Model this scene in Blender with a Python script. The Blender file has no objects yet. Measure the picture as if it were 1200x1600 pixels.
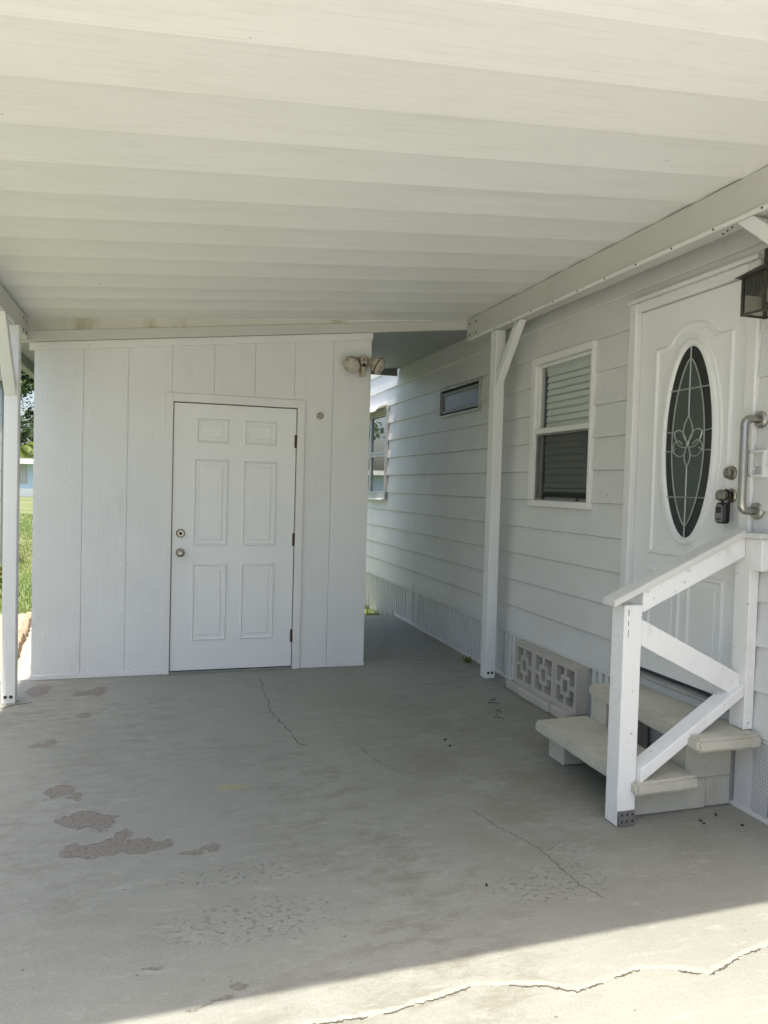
import bpy, bmesh, math, random
from mathutils import Vector, Matrix, noise as mnoise
random.seed(7)
R = math.radians
scn = bpy.context.scene
COL = scn.collection

# ---------------------------------------------------------------- camera
F_PX, YAW, PITCH, ROLL = 1171.65, 0.2977, -0.0332, 0.0274
CAM = Vector((-2.6324, -5.8062, 1.4473))
_f = Vector((math.sin(YAW)*math.cos(PITCH), math.cos(YAW)*math.cos(PITCH), math.sin(PITCH)))
_r = Vector((math.cos(YAW), -math.sin(YAW), 0)); _u = _r.cross(_f)
RIGHT = math.cos(ROLL)*_r + math.sin(ROLL)*_u
UP = -math.sin(ROLL)*_r + math.cos(ROLL)*_u
FWD = _f
cam = bpy.data.objects.new('camera', bpy.data.cameras.new('camera')); COL.objects.link(cam)
cam.matrix_world = Matrix(((RIGHT.x, UP.x, -FWD.x, CAM.x), (RIGHT.y, UP.y, -FWD.y, CAM.y), (RIGHT.z, UP.z, -FWD.z, CAM.z), (0, 0, 0, 1)))
cam.data.sensor_fit = 'VERTICAL'; cam.data.sensor_height = 24.0; cam.data.sensor_width = 18.0
cam.data.lens = 24.0*F_PX/1600.0
cam.data.clip_start = 0.05; cam.data.clip_end = 1500
scn.camera = cam
scn.render.resolution_x, scn.render.resolution_y = 768, 1024

# ---------------------------------------------------------------- sky, sun, exposure
SUN_TRAVEL = Vector((0.05, 0.222, -1.0)).normalized()
to_sun = -SUN_TRAVEL
world = bpy.data.worlds.new('World'); scn.world = world; world.use_nodes = True
wn = world.node_tree.nodes; wl = world.node_tree.links
sky = wn.new('ShaderNodeTexSky'); sky.sky_type = 'NISHITA'; sky.sun_disc = False
sky.sun_elevation = math.asin(to_sun.z); sky.sun_rotation = math.atan2(to_sun.x, to_sun.y)
sky.air_density = 1.0; sky.dust_density = 4.5; sky.ozone_density = 1.0
wl.new(sky.outputs[0], wn['Background'].inputs[0]); wn['Background'].inputs[1].default_value = 0.15
sun = bpy.data.objects.new('sun', bpy.data.lights.new('sun', 'SUN')); COL.objects.link(sun)
sun.data.energy = 3.0; sun.data.angle = R(0.6); sun.data.color = (1.0, 0.95, 0.85)
sun.rotation_euler = SUN_TRAVEL.to_track_quat('-Z', 'Y').to_euler(); sun.location = (0, -6, 12)
scn.view_settings.view_transform = 'Standard'; scn.view_settings.look = 'None'
scn.view_settings.exposure = 1.22; scn.view_settings.gamma = 1.0
scn.view_settings.use_curve_mapping = False
scn.render.engine = 'CYCLES'
scn.cycles.max_bounces = 6; scn.cycles.diffuse_bounces = 4; scn.cycles.transparent_max_bounces = 12

# ---------------------------------------------------------------- pixels to points (photograph is 1200 x 1600)
def ray(px, py):
    return RIGHT*((px-600)/F_PX) + UP*(-(py-800)/F_PX) + FWD
def floor_pt(px, py, z=0.0):
    d = ray(px, py); t = (z-CAM.z)/d.z
    return CAM + d*t

# ---------------------------------------------------------------- materials
def new_mat(name):
    m = bpy.data.materials.new(name); m.use_nodes = True
    return m, m.node_tree.nodes, m.node_tree.links, m.node_tree.nodes['Principled BSDF']
def ramp(n, stops):
    r = n.new('ShaderNodeValToRGB'); e = r.color_ramp.elements
    while len(e) < len(stops): e.new(0.5)
    for i, (p, c) in enumerate(stops):
        e[i].position = p; e[i].color = (c[0], c[1], c[2], 1) if not isinstance(c, (int, float)) else (c, c, c, 1)
    return r
def wpos(n): return n.new('ShaderNodeNewGeometry').outputs['Position']
def mapped(n, l, vec, scale, loc=(0, 0, 0), rot=(0, 0, 0)):
    m = n.new('ShaderNodeMapping'); m.inputs['Scale'].default_value = scale
    m.inputs['Location'].default_value = loc; m.inputs['Rotation'].default_value = rot
    l.new(vec, m.inputs[0]); return m.outputs[0]
def noise(n, l, vec, scale, detail=4, rough=0.55):
    t = n.new('ShaderNodeTexNoise'); t.inputs['Scale'].default_value = scale
    t.inputs['Detail'].default_value = detail; t.inputs['Roughness'].default_value = rough
    l.new(vec, t.inputs[0]); return t.outputs[0]
def mixc(n, l, fac, a, b, mode='MIX'):
    x = n.new('ShaderNodeMix'); x.data_type = 'RGBA'; x.blend_type = mode
    for s, v in ((0, fac), (6, a), (7, b)):
        if hasattr(v, 'is_output') or isinstance(v, bpy.types.NodeSocket): l.new(v, x.inputs[s])
        elif s == 0: x.inputs[0].default_value = v
        else: x.inputs[s].default_value = (v[0], v[1], v[2], 1)
    return x.outputs[2]
def math_n(n, l, op, a, b=None, clamp=False):
    x = n.new('ShaderNodeMath'); x.operation = op; x.use_clamp = clamp
    for i, v in enumerate((a, b)):
        if v is None: continue
        if isinstance(v, bpy.types.NodeSocket): l.new(v, x.inputs[i])
        else: x.inputs[i].default_value = v
    return x.outputs[0]
def bump(n, l, b, h, strength, dist):
    k = n.new('ShaderNodeBump'); k.inputs['Strength'].default_value = strength; k.inputs['Distance'].default_value = dist
    l.new(h, k.inputs['Height']); l.new(k.outputs[0], b.inputs['Normal']); return k

def paint(name, col, rough=0.5, grain=(6, 6, 6), gstr=0.25, gdist=0.002, var=0.06, dirt=0.12, dirtcol=(0.33, 0.30, 0.24), dscale=2.0, dthr=(0.56, 0.80), chips=True, cthr=0.735):
    """weathered paint: slow tone drift, a little grime, tiny chips and a grain relief"""
    m, n, l, b = new_mat(name)
    p = wpos(n)
    c2 = tuple(c*(1-var*2) for c in col)
    n1 = noise(n, l, p, 1.3, 5)
    r1 = ramp(n, [(0.3, c2), (0.7, col)]); l.new(n1, r1.inputs[0])
    n2 = noise(n, l, mapped(n, l, p, (1, 1, 0.45)), dscale*3, 7, 0.68)
    r2 = ramp(n, [(dthr[0], 0.0), (dthr[1], dirt)]); l.new(n2, r2.inputs[0])
    c = mixc(n, l, r2.outputs[0], r1.outputs[0], dirtcol)
    if chips:
        n4 = noise(n, l, p, 34, 3, 0.6)
        r4 = ramp(n, [(cthr, 0.0), (cthr+.02, 0.55)]); l.new(n4, r4.inputs[0])
        c = mixc(n, l, r4.outputs[0], c, (0.20, 0.18, 0.15))
    l.new(c, b.inputs['Base Color'])
    n3 = noise(n, l, mapped(n, l, p, grain), 6, 6, 0.6)
    bump(n, l, b, n3, gstr, gdist)
    rr = ramp(n, [(0.3, rough-0.08), (0.7, rough+0.12)]); l.new(n2, rr.inputs[0]); l.new(rr.outputs[0], b.inputs['Roughness'])
    b.inputs['Specular IOR Level'].default_value = 0.4
    return m

M = {}
M['siding'] = paint('siding_paint', (0.695, 0.697, 0.68), 0.45, (9, 1.6, 12), 0.4, 0.003, 0.06, 0.22, (0.42, 0.39, 0.32))
M['trim'] = paint('trim_paint', (0.77, 0.77, 0.74), 0.45, (6, 6, 6), 0.15, 0.001, 0.04, 0.22)
M['post'] = paint('post_paint', (0.78, 0.79, 0.78), 0.42, (14, 14, 2), 0.16, 0.0015, 0.03, 0.14)
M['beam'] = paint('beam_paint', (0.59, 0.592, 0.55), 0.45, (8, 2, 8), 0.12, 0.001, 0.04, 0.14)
M['shed_plank'] = paint('shed_plank_paint', (0.78, 0.785, 0.775), 0.55, (18, 18, 0.7), 0.55, 0.004, 0.05, 0.22, (0.48, 0.45, 0.38))
M['door'] = paint('door_paint', (0.81, 0.815, 0.805), 0.38, (5, 5, 5), 0.06, 0.0006, 0.025, 0.05, chips=False)
M['casing'] = paint('casing_paint', (0.78, 0.775, 0.755), 0.45, (14, 14, 1.4), 0.25, 0.002, 0.04, 0.20)
M['fascia'] = paint('fascia_paint', (0.64, 0.63, 0.53), 0.55, (2, 10, 10), 0.3, 0.002, 0.08, 0.75, (0.25, 0.24, 0.07), 0.9, (0.50, 0.66))
M['skirt'] = paint('skirting_paint', (0.70, 0.70, 0.685), 0.45, (6, 6, 2), 0.15, 0.001, 0.05, 0.28, (0.30, 0.29, 0.22), 2.2)
M['steps'] = paint('step_paint', (0.55, 0.53, 0.445), 0.65, (14, 14, 14), 0.5, 0.004, 0.07, 0.35, (0.29, 0.26, 0.20), 3.0, (0.50, 0.72), cthr=0.69)
M['block'] = paint('breeze_block_paint', (0.52, 0.495, 0.44), 0.7, (16, 16, 16), 0.5, 0.003, 0.07, 0.30, (0.30, 0.27, 0.22), 3)
M['rail'] = paint('railing_paint', (0.83, 0.825, 0.80), 0.45, (10, 10, 2.5), 0.35, 0.002, 0.04, 0.35, (0.42, 0.38, 0.31), 3.2, (0.56, 0.74), cthr=0.685)
M['rail_top'] = paint('railing_cap_paint', (0.66, 0.655, 0.62), 0.65, (3, 14, 14), 0.5, 0.003, 0.06, 0.55, (0.40, 0.36, 0.30), 3)
M['slat'] = paint('blind_slat', (0.84, 0.84, 0.81), 0.5, dirt=0.03, chips=False)

def simple(name, col, rough=0.5, metal=0.0, nscale=0, nvar=0.3, bstr=0.0):
    m, n, l, b = new_mat(name)
    b.inputs['Roughness'].default_value = rough; b.inputs['Metallic'].default_value = metal
    if nscale:
        t = noise(n, l, wpos(n), nscale, 5, 0.6)
        r = ramp(n, [(0.3, tuple(c*(1-nvar) for c in col)), (0.72, col)]); l.new(t, r.inputs[0]); l.new(r.outputs[0], b.inputs['Base Color'])
        if bstr: bump(n, l, b, t, bstr, 0.003)
    else: b.inputs['Base Color'].default_value = (*col, 1)
    return m
M['dark'] = simple('dark_gap', (0.02, 0.02, 0.018), 0.8)
M['screw'] = simple('dark_screw', (0.035, 0.03, 0.025), 0.6)
M['steel'] = simple('brushed_steel', (0.46, 0.45, 0.42), 0.30, 1.0, 60, 0.15)
M['nickel'] = simple('worn_nickel', (0.40, 0.37, 0.32), 0.28, 1.0, 40, 0.35)
M['galv'] = simple('galvanised_steel', (0.33, 0.33, 0.33), 0.5, 0.8, 30, 0.4)
M['hinge'] = simple('rusty_hinge', (0.11, 0.055, 0.032), 0.7, 0.2, 60, 0.5)
M['rust'] = simple('rust_bleed', (0.55, 0.38, 0.31), 0.6, 0.0, 30, 0.2)
M['black'] = simple('black_plastic', (0.012, 0.012, 0.012), 0.45)
M['grey_metal'] = simple('grey_lockbox_face', (0.23, 0.23, 0.23), 0.4, 0.5)
M['bronze'] = simple('weathered_bronze', (0.085, 0.078, 0.06), 0.5, 0.4, 25, 0.5)
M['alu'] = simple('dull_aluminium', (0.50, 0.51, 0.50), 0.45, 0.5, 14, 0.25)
M['alu_dark'] = simple('dark_aluminium', (0.33, 0.335, 0.32), 0.5, 0.4, 14, 0.3)  # darker aluminium tone for sash, screen frame and sill
M['came'] = simple('lead_came', (0.42, 0.43, 0.41), 0.35, 0.7)
M['inside'] = simple('dark_room', (0.05, 0.05, 0.048), 0.8)  # darkness of the unlit rooms put into a near-black colour
M['bark'] = simple('bark', (0.13, 0.10, 0.075), 0.9, 0, 14, 0.5, 0.5)
M['edging'] = simple('tan_edging', (0.40, 0.29, 0.19), 0.85, 0, 18, 0.35, 0.4)
M['soil'] = simple('sandy_soil', (0.48, 0.38, 0.26), 0.95, 0, 12, 0.35, 0.5)
M['roofing'] = simple('roof_metal', (0.62, 0.62, 0.60), 0.5, 0, 3, 0.1)
M['gutter'] = simple('grey_green_gutter', (0.20, 0.225, 0.19), 0.55, 0, 6, 0.2)
M['blue_wall'] = simple('pale_blue_wall', (0.48, 0.60, 0.75), 0.6, 0, 2, 0.06)
M['grey_wall'] = simple('pale_grey_wall', (0.47, 0.49, 0.49), 0.6, 0, 2, 0.1)
M['white_plain'] = simple('white_trim_far', (0.80, 0.80, 0.78), 0.5, 0, 3, 0.05)
M['asphalt'] = simple('asphalt', (0.06, 0.06, 0.06), 0.9, 0, 30, 0.3, 0.3)
M['twig'] = simple('dry_twig', (0.05, 0.038, 0.025), 0.9, 0, 60, 0.4)

def glass(name, tint, refl=0.12, see=0.75, rough=0.02):
    m, n, l, b = new_mat(name)
    out = n['Material Output']; n.remove(b)
    tr = n.new('ShaderNodeBsdfTransparent'); tr.inputs[0].default_value = (*[c*see for c in tint], 1)
    gl = n.new('ShaderNodeBsdfGlossy'); gl.inputs['Roughness'].default_value = rough; gl.inputs[0].default_value = (1, 1, 1, 1)
    lw = n.new('ShaderNodeLayerWeight'); lw.inputs[0].default_value = 0.5     # facing term is the same from both sides
    f5 = math_n(n, l, 'POWER', lw.outputs['Facing'], 4.0)
    f2 = math_n(n, l, 'ADD', math_n(n, l, 'MULTIPLY', f5, 0.9), refl, True)
    mx = n.new('ShaderNodeMixShader'); l.new(f2, mx.inputs[0]); l.new(tr.outputs[0], mx.inputs[1]); l.new(gl.outputs[0], mx.inputs[2])
    l.new(mx.outputs[0], out.inputs[0]); return m
M['pane'] = glass('window_glass', (0.97, 0.99, 0.98), 0.02, 0.98)
M['far_pane'] = glass('far_window_glass', (0.5, 0.55, 0.55), 0.22, 0.6, 0.01)
M['lamp_pane'] = glass('lantern_glass', (0.9, 0.9, 0.85), 0.04, 0.85, 0.08)
def screen_mat():
    m, n, l, b = new_mat('insect_screen'); out = n['Material Output']
    b.inputs['Base Color'].default_value = (0.03, 0.033, 0.03, 1); b.inputs['Roughness'].default_value = 0.8
    tr = n.new('ShaderNodeBsdfTransparent'); mx = n.new('ShaderNodeMixShader'); mx.inputs[0].default_value = 0.36
    l.new(tr.outputs[0], mx.inputs[1]); l.new(b.outputs[0], mx.inputs[2]); l.new(mx.outputs[0], out.inputs[0]); return m
M['screen'] = screen_mat()
def oval_glass(name, col):  # opaque pane, its colour carries the dark interior behind the glass
    m, n, l, b = new_mat(name)
    b.inputs['Base Color'].default_value = (*col, 1); b.inputs['Roughness'].default_value = 0.16
    t = noise(n, l, wpos(n), 90, 3); bump(n, l, b, t, 0.18, 0.002); return m
M['oval_mid'] = oval_glass('textured_glass_centre', (0.050, 0.066, 0.058))
M['oval_edge'] = oval_glass('bevelled_glass_border', (0.012, 0.016, 0.014))
M['frosted'] = simple('frosted_pane', (0.105, 0.112, 0.118), 0.25, 0, 9, 0.25)

def ceiling_mat():
    m, n, l, b = new_mat('carport_ceiling_enamel'); p = wpos(n)
    n1 = noise(n, l, mapped(n, l, p, (0.35, 1, 1)), 1.6, 5)
    r1 = ramp(n, [(0.3, (0.80, 0.805, 0.775)), (0.7, (0.855, 0.86, 0.835))]); l.new(n1, r1.inputs[0])
    # fine beads rolled into the sheet, broken up by faint grime lying along them
    sx = n.new('ShaderNodeSeparateXYZ'); l.new(p, sx.inputs[0])
    ph = math_n(n, l, 'MULTIPLY', sx.outputs[1], 1/0.0381)
    fr = math_n(n, l, 'FRACT', ph)
    line = math_n(n, l, 'LESS_THAN', fr, 0.06)
    nb = noise(n, l, mapped(n, l, p, (1.6, 9, 1)), 4, 6, 0.7)
    rb = ramp(n, [(0.44, 0.0), (0.66, 0.34)]); l.new(nb, rb.inputs[0])
    fac = math_n(n, l, 'MULTIPLY', line, rb.outputs[0])
    c = mixc(n, l, fac, r1.outputs[0], (0.36, 0.35, 0.28))
    ng = noise(n, l, mapped(n, l, p, (0.6, 3.5, 1)), 3.0, 7, 0.7)
    rg = ramp(n, [(0.50, 0.0), (0.74, 0.17)]); l.new(ng, rg.inputs[0])
    c = mixc(n, l, rg.outputs[0], c, (0.45, 0.44, 0.36))
    ns = noise(n, l, p, 22, 2); rs = ramp(n, [(0.76, 0.0), (0.78, 0.5)]); l.new(ns, rs.inputs[0])
    c = mixc(n, l, rs.outputs[0], c, (0.25, 0.22, 0.16))
    l.new(c, b.inputs['Base Color']); b.inputs['Roughness'].default_value = 0.42
    h = math_n(n, l, 'MULTIPLY', line, -1.0); bump(n, l, b, h, 0.5, 0.002)
    return m
M['ceiling'] = ceiling_mat()

def floor_mat():
    m, n, l, b = new_mat('painted_concrete'); p = wpos(n)
    n1 = noise(n, l, p, 0.8, 6, 0.6)
    r1 = ramp(n, [(0.3, (0.264, 0.266, 0.232)), (0.7, (0.315, 0.316, 0.275))]); l.new(n1, r1.inputs[0])
    c = r1.outputs[0]
    # worn, streaky zone
    ns = noise(n, l, mapped(n, l, p, (1.0, 2.1, 1), rot=(0, 0, -0.25)), 5.5, 9, 0.78)
    rs = ramp(n, [(0.46, 0.0), (0.60, 0.75)]); l.new(ns, rs.inputs[0])
    nz = noise(n, l, p, 0.7, 2); rz = ramp(n, [(0.42, 0.15), (0.6, 1.0)]); l.new(nz, rz.inputs[0])
    dw = n.new('ShaderNodeVectorMath'); dw.operation = 'SUBTRACT'; l.new(p, dw.inputs[0]); dw.inputs[1].default_value = (-.85, -2.1, 0)
    dl = n.new('ShaderNodeVectorMath'); dl.operation = 'LENGTH'; l.new(mapped(n, l, dw.outputs[0], (1/1.1, 1/1.9, 0)), dl.inputs[0])
    rw = ramp(n, [(0.35, 1.0), (1.25, 0.0)]); l.new(dl.outputs['Value'], rw.inputs[0])
    worn = math_n(n, l, 'MULTIPLY', rs.outputs[0], math_n(n, l, 'MAXIMUM', rz.outputs[0], rw.outputs[0]))
    foot = noise(n, l, p, 2.6, 6, .65); rf_ = ramp(n, [(0.34, 0.05), (0.60, 0.75)]); l.new(foot, rf_.inputs[0])
    worn = math_n(n, l, 'MAXIMUM', worn, math_n(n, l, 'MULTIPLY', rf_.outputs[0], rw.outputs[0]))
    c = mixc(n, l, worn, c, (0.188, 0.178, 0.135))
    nl = noise(n, l, mapped(n, l, p, (1.0, 2.8, 1), rot=(0, 0, -0.2), loc=(3, 1, 0)), 7, 9, 0.78)
    rl = ramp(n, [(0.54, 0.0), (0.67, 0.65)]); l.new(nl, rl.inputs[0])
    c = mixc(n, l, rl.outputs[0], c, (0.38, 0.377, 0.33))
    nq = noise(n, l, p, 120, 4, 0.75); rq = ramp(n, [(0.3, 0.86), (0.7, 1.10)]); l.new(nq, rq.inputs[0])
    c = mixc(n, l, 1.0, c, rq.outputs[0], 'MULTIPLY')
    # peeled patches: ellipses with torn outlines
    nx = n.new('ShaderNodeTexNoise'); nx.inputs['Scale'].default_value = 13; nx.inputs['Detail'].default_value = 8; nx.inputs['Roughness'].default_value = 0.68
    l.new(mapped(n, l, p, (0.8, 1.15, 1)), nx.inputs[0])
    off = n.new('ShaderNodeVectorMath'); off.operation = 'SUBTRACT'; l.new(nx.outputs[1], off.inputs[0]); off.inputs[1].default_value = (0.5, 0.5, 0.5)
    sc = n.new('ShaderNodeVectorMath'); sc.operation = 'MULTIPLY'; l.new(off.outputs[0], sc.inputs[0]); sc.inputs[1].default_value = (0.17, 0.15, 0.0)
    ad = n.new('ShaderNodeVectorMath'); ad.operation = 'ADD'; l.new(p, ad.inputs[0]); l.new(sc.outputs[0], ad.inputs[1])
    def ell(src, cx, cy, rx, ry, a=0.0):
        s = n.new('ShaderNodeVectorMath'); s.operation = 'SUBTRACT'; l.new(src, s.inputs[0]); s.inputs[1].default_value = (cx, cy, 0)
        mp = mapped(n, l, s.outputs[0], (1/rx, 1/ry, 0), rot=(0, 0, 0)) if not a else mapped(n, l, mapped(n, l, s.outputs[0], (1, 1, 0), rot=(0, 0, -a)), (1/rx, 1/ry, 0))
        k = n.new('ShaderNodeVectorMath'); k.operation = 'LENGTH'; l.new(mp, k.inputs[0]); return k.outputs['Value']
    def group(src, lst):
        d = None
        for e in lst:
            v = ell(src, *e); d = v if d is None else math_n(n, l, 'MINIMUM', d, v)
        return d
    bare = []
    for (px, py, rx, ry) in ((103, 1284, 18, 8), (130, 1281, 30, 15), (160, 1284, 24, 11), (112, 1330, 16, 11), (142, 1328, 26, 12), (176, 1322, 28, 15), (192, 1307, 15, 9), (218, 1322, 30, 13), (250, 1322, 24, 7),
            (95, 1236, 21, 10), (118, 1244, 9, 6), (302, 1334, 17, 5), (332, 1323, 15, 5), (154, 1080, 14, 8), (128, 1084, 15, 4), (130, 1118, 12, 4), (60, 1079, 18, 8), (63, 1165, 16, 4), (80, 1160, 10, 6),
            (310, 1576, 26, 4), (345, 1562, 16, 4), (372, 1541, 14, 5), (240, 1512, 20, 4)):
        c0 = floor_pt(px, py); ex = (floor_pt(px+rx, py) - floor_pt(px-rx, py)).length/2; ey = (floor_pt(px, py+ry) - floor_pt(px, py-ry)).length/2
        bare.append((c0.x, c0.y, ex, ey))
    d = group(ad.outputs[0], bare)
    rp = ramp(n, [(0.0, 1.0), (0.93, 1.0), (0.97, 0.0)]); l.new(d, rp.inputs[0])
    peel = rp.outputs[0]
    ng = noise(n, l, p, 70, 4, 0.7)
    rg = ramp(n, [(0.35, (0.115, 0.105, 0.09)), (0.46, (0.208, 0.188, 0.16)), (0.60, (0.242, 0.219, 0.188)), (0.74, (0.29, 0.27, 0.235))]); l.new(ng, rg.inputs[0])
    c = mixc(n, l, peel, c, rg.outputs[0])
    rim = ramp(n, [(0.90, 0.0), (0.945, 0.75), (0.97, 0.75), (0.985, 0.0)]); l.new(d, rim.inputs[0])
    c = mixc(n, l, rim.outputs[0], c, (0.16, 0.145, 0.125))
    # chipped, flaky fields
    chips = [(-2.25, -3.04, .45, .10), (-1.25, -3.40, .25, .16), (-1.08, -3.36, .16, .16), (-.47, -3.27, .14, .07), (-1.55, -2.05, .25, .12), (-3.05, -1.35, .22, .12), (-1.75, -2.10, .12, .08), (-2.3, -3.35, .4, .16), (-1.2, -1.0, .5, .3), (-1.0, -3.15, .2, .1)]
    dc = group(p, chips)
    rc = ramp(n, [(0.4, 1.0), (1.15, 0.0)]); l.new(dc, rc.inputs[0])
    nc = noise(n, l, mapped(n, l, p, (1.0, 1.25, 1)), 42, 5, 0.8); rn = ramp(n, [(0.575, 0.0), (0.60, 1.0)]); l.new(nc, rn.inputs[0])
    ch = math_n(n, l, 'MULTIPLY', rc.outputs[0], rn.outputs[0])
    c = mixc(n, l, math_n(n, l, 'MULTIPLY', ch, 0.5), c, (0.155, 0.142, 0.118))
    nc2 = noise(n, l, mapped(n, l, p, (0.7, 1.3, 1), loc=(.012, .02, 0)), 34, 6, 0.75); rn2 = ramp(n, [(0.60, 0.0), (0.64, 1.0)]); l.new(nc2, rn2.inputs[0])
    c = mixc(n, l, math_n(n, l, 'MULTIPLY', math_n(n, l, 'MULTIPLY', rc.outputs[0], rn2.outputs[0]), 0.35), c, (0.50, 0.485, 0.42))
    # yellow blot and mossy foot of the wall
    dy = group(ad.outputs[0], [(-2.263, -2.233, .10, .045)])
    ry = ramp(n, [(0.5, 0.6), (1.1, 0.0)]); l.new(dy, ry.inputs[0])
    c = mixc(n, l, ry.outputs[0], c, (0.36, 0.31, 0.15))
    dm = group(ad.outputs[0], [(-.12, .15, .22, .45), (-.75, .25, .3, .12), (-.04, 1.1, .10, 1.3), (-2.2, -.02, 1.35, .035), (-.12, -1.3, .09, .6), (-.3, -2.6, .30, .42)])
    rm = ramp(n, [(0.3, 0.55), (1.2, 0.0)]); l.new(dm, rm.inputs[0])
    c = mixc(n, l, rm.outputs[0], c, (0.24, 0.22, 0.13))
    # stray specks
    nk = noise(n, l, p, 30, 2, 0.5); rk = ramp(n, [(0.745, 0.0), (0.76, 0.8)]); l.new(nk, rk.inputs[0])
    c = mixc(n, l, rk.outputs[0], c, (0.12, 0.11, 0.09))
    l.new(c, b.inputs['Base Color'])
    b.inputs['Roughness'].default_value = 0.55; b.inputs['Specular IOR Level'].default_value = 0.35
    nf = noise(n, l, p, 45, 6, 0.7)
    h = math_n(n, l, 'ADD', math_n(n, l, 'MULTIPLY', nf, 0.55), math_n(n, l, 'MULTIPLY', ns, 0.8))
    h = math_n(n, l, 'SUBTRACT', h, math_n(n, l, 'MULTIPLY', peel, 0.9))
    h = math_n(n, l, 'SUBTRACT', h, math_n(n, l, 'MULTIPLY', ch, 0.6))
    bump(n, l, b, h, 0.8, 0.006)
    return m
M['floor'] = floor_mat()
M['path'] = simple('bare_concrete', (0.47, 0.43, 0.37), 0.8, 0, 9, 0.2, 0.3)
M['soffit'] = simple('grey_soffit', (0.34, 0.36, 0.365), 0.6, 0, 3, 0.12)
M['apron'] = simple('bounce_concrete', (0.60, 0.575, 0.51), 0.8, 0, 5, 0.12, 0.3)  # kept bright so the added apron throws more light upward
M['filler'] = simple('crack_filler', (0.40, 0.382, 0.315), 0.9, 0, 30, 0.22, 0.5)
M['crack'] = simple('dark_crack', (0.115, 0.10, 0.08), 0.95, 0, 60, 0.4)  # dark brown tone of the crack ribbons on the slab

def lawn_mat():
    m, n, l, b = new_mat('lawn_ground'); p = wpos(n)
    a = noise(n, l, p, 0.25, 5); r = ramp(n, [(0.35, (0.11, 0.15, 0.045)), (0.55, (0.17, 0.185, 0.07)), (0.7, (0.22, 0.21, 0.09))]); l.new(a, r.inputs[0])
    f = noise(n, l, p, 9, 5, .7); rf = ramp(n, [(0.35, (0.6, 0.6, 0.6)), (0.65, (1.2, 1.2, 1.2))]); l.new(f, rf.inputs[0])
    c = mixc(n, l, 1.0, r.outputs[0], rf.outputs[0], 'MULTIPLY')
    l.new(c, b.inputs['Base Color']); b.inputs['Roughness'].default_value = 0.9; bump(n, l, b, f, 0.6, 0.03); return m
M['lawn'] = lawn_mat()
def leaf_mat(name, c1, c2, c3, sc=1.5):
    m, n, l, b = new_mat(name); p = wpos(n)
    t = noise(n, l, p, sc, 4, .7); r = ramp(n, [(0.32, c1), (0.5, c2), (0.68, c3)]); l.new(t, r.inputs[0])
    l.new(r.outputs[0], b.inputs['Base Color']); b.inputs['Roughness'].default_value = 0.5
    out = n['Material Output']; tl = n.new('ShaderNodeBsdfTranslucent'); l.new(r.outputs[0], tl.inputs[0])
    mx = n.new('ShaderNodeMixShader'); mx.inputs[0].default_value = 0.3; l.new(b.outputs[0], mx.inputs[1]); l.new(tl.outputs[0], mx.inputs[2]); l.new(mx.outputs[0], out.inputs[0]); return m
M['grass'] = leaf_mat('grass_blades', (0.10, 0.19, 0.025), (0.16, 0.25, 0.045), (0.27, 0.30, 0.08), 1.1)
M['leaf_dark'] = leaf_mat('dark_leaves', (0.03, 0.06, 0.018), (0.045, 0.085, 0.025), (0.08, 0.12, 0.035))
M['frond'] = leaf_mat('palm_fronds', (0.09, 0.15, 0.02), (0.16, 0.22, 0.04), (0.26, 0.28, 0.08))
M['croton'] = leaf_mat('croton_leaves', (0.04, 0.07, 0.015), (0.10, 0.10, 0.02), (0.32, 0.13, 0.04), 9)
def flood_mat():
    m, n, l, b = new_mat('rusted_floodlight'); p = wpos(n)
    t = noise(n, l, p, 24, 6, .7); r = ramp(n, [(0.46, (0.50, 0.46, 0.39)), (0.58, (0.40, 0.34, 0.27)), (0.65, (0.13, 0.06, 0.03))]); l.new(t, r.inputs[0])
    l.new(r.outputs[0], b.inputs['Base Color']); b.inputs['Roughness'].default_value = 0.65; bump(n, l, b, t, 0.3, 0.003); return m
M['flood'] = flood_mat()
M['flood_rim'] = simple('rusted_rim', (0.10, 0.055, 0.03), 0.8, 0.2, 40, 0.5)

# ---------------------------------------------------------------- builders
WL = {}                                     # world origin of each object
def tag(o, label=None, cat=None, group=None, kind=None):
    if label: o['label'] = label
    if cat: o['category'] = cat
    if group: o['group'] = group
    if kind: o['kind'] = kind
    return o
def thing(name, loc, label, cat, group=None):
    o = bpy.data.objects.new(name, None); COL.objects.link(o); o.location = loc; o.empty_display_size = 0.1
    WL[o] = Vector(loc); return tag(o, label, cat, group)
def fin(bm, name, mat, parent=None, smooth=False, origin=None, bevel=0.0):
    if bevel:
        bmesh.ops.bevel(bm, geom=list(bm.edges), offset=bevel, segments=1, affect='EDGES', clamp_overlap=True)
    bmesh.ops.recalc_face_normals(bm, faces=bm.faces)
    vs = [v.co for v in bm.verts]
    lo = Vector((min(v.x for v in vs), min(v.y for v in vs), min(v.z for v in vs)))
    hi = Vector((max(v.x for v in vs), max(v.y for v in vs), max(v.z for v in vs)))
    o0 = Vector(origin) if origin is not None else Vector(((lo.x+hi.x)/2, (lo.y+hi.y)/2, lo.z))
    bmesh.ops.translate(bm, verts=bm.verts, vec=-o0)
    me = bpy.data.meshes.new(name); bm.to_mesh(me); bm.free()
    if smooth:
        for f in me.polygons: f.use_smooth = True
    me.materials.append(M[mat] if isinstance(mat, str) else mat)
    o = bpy.data.objects.new(name, me); COL.objects.link(o)
    if parent is not None:
        o.parent = parent; o.location = o0 - WL[parent]
    else: o.location = o0
    WL[o] = o0
    return o
def B(): return bmesh.new()
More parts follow.
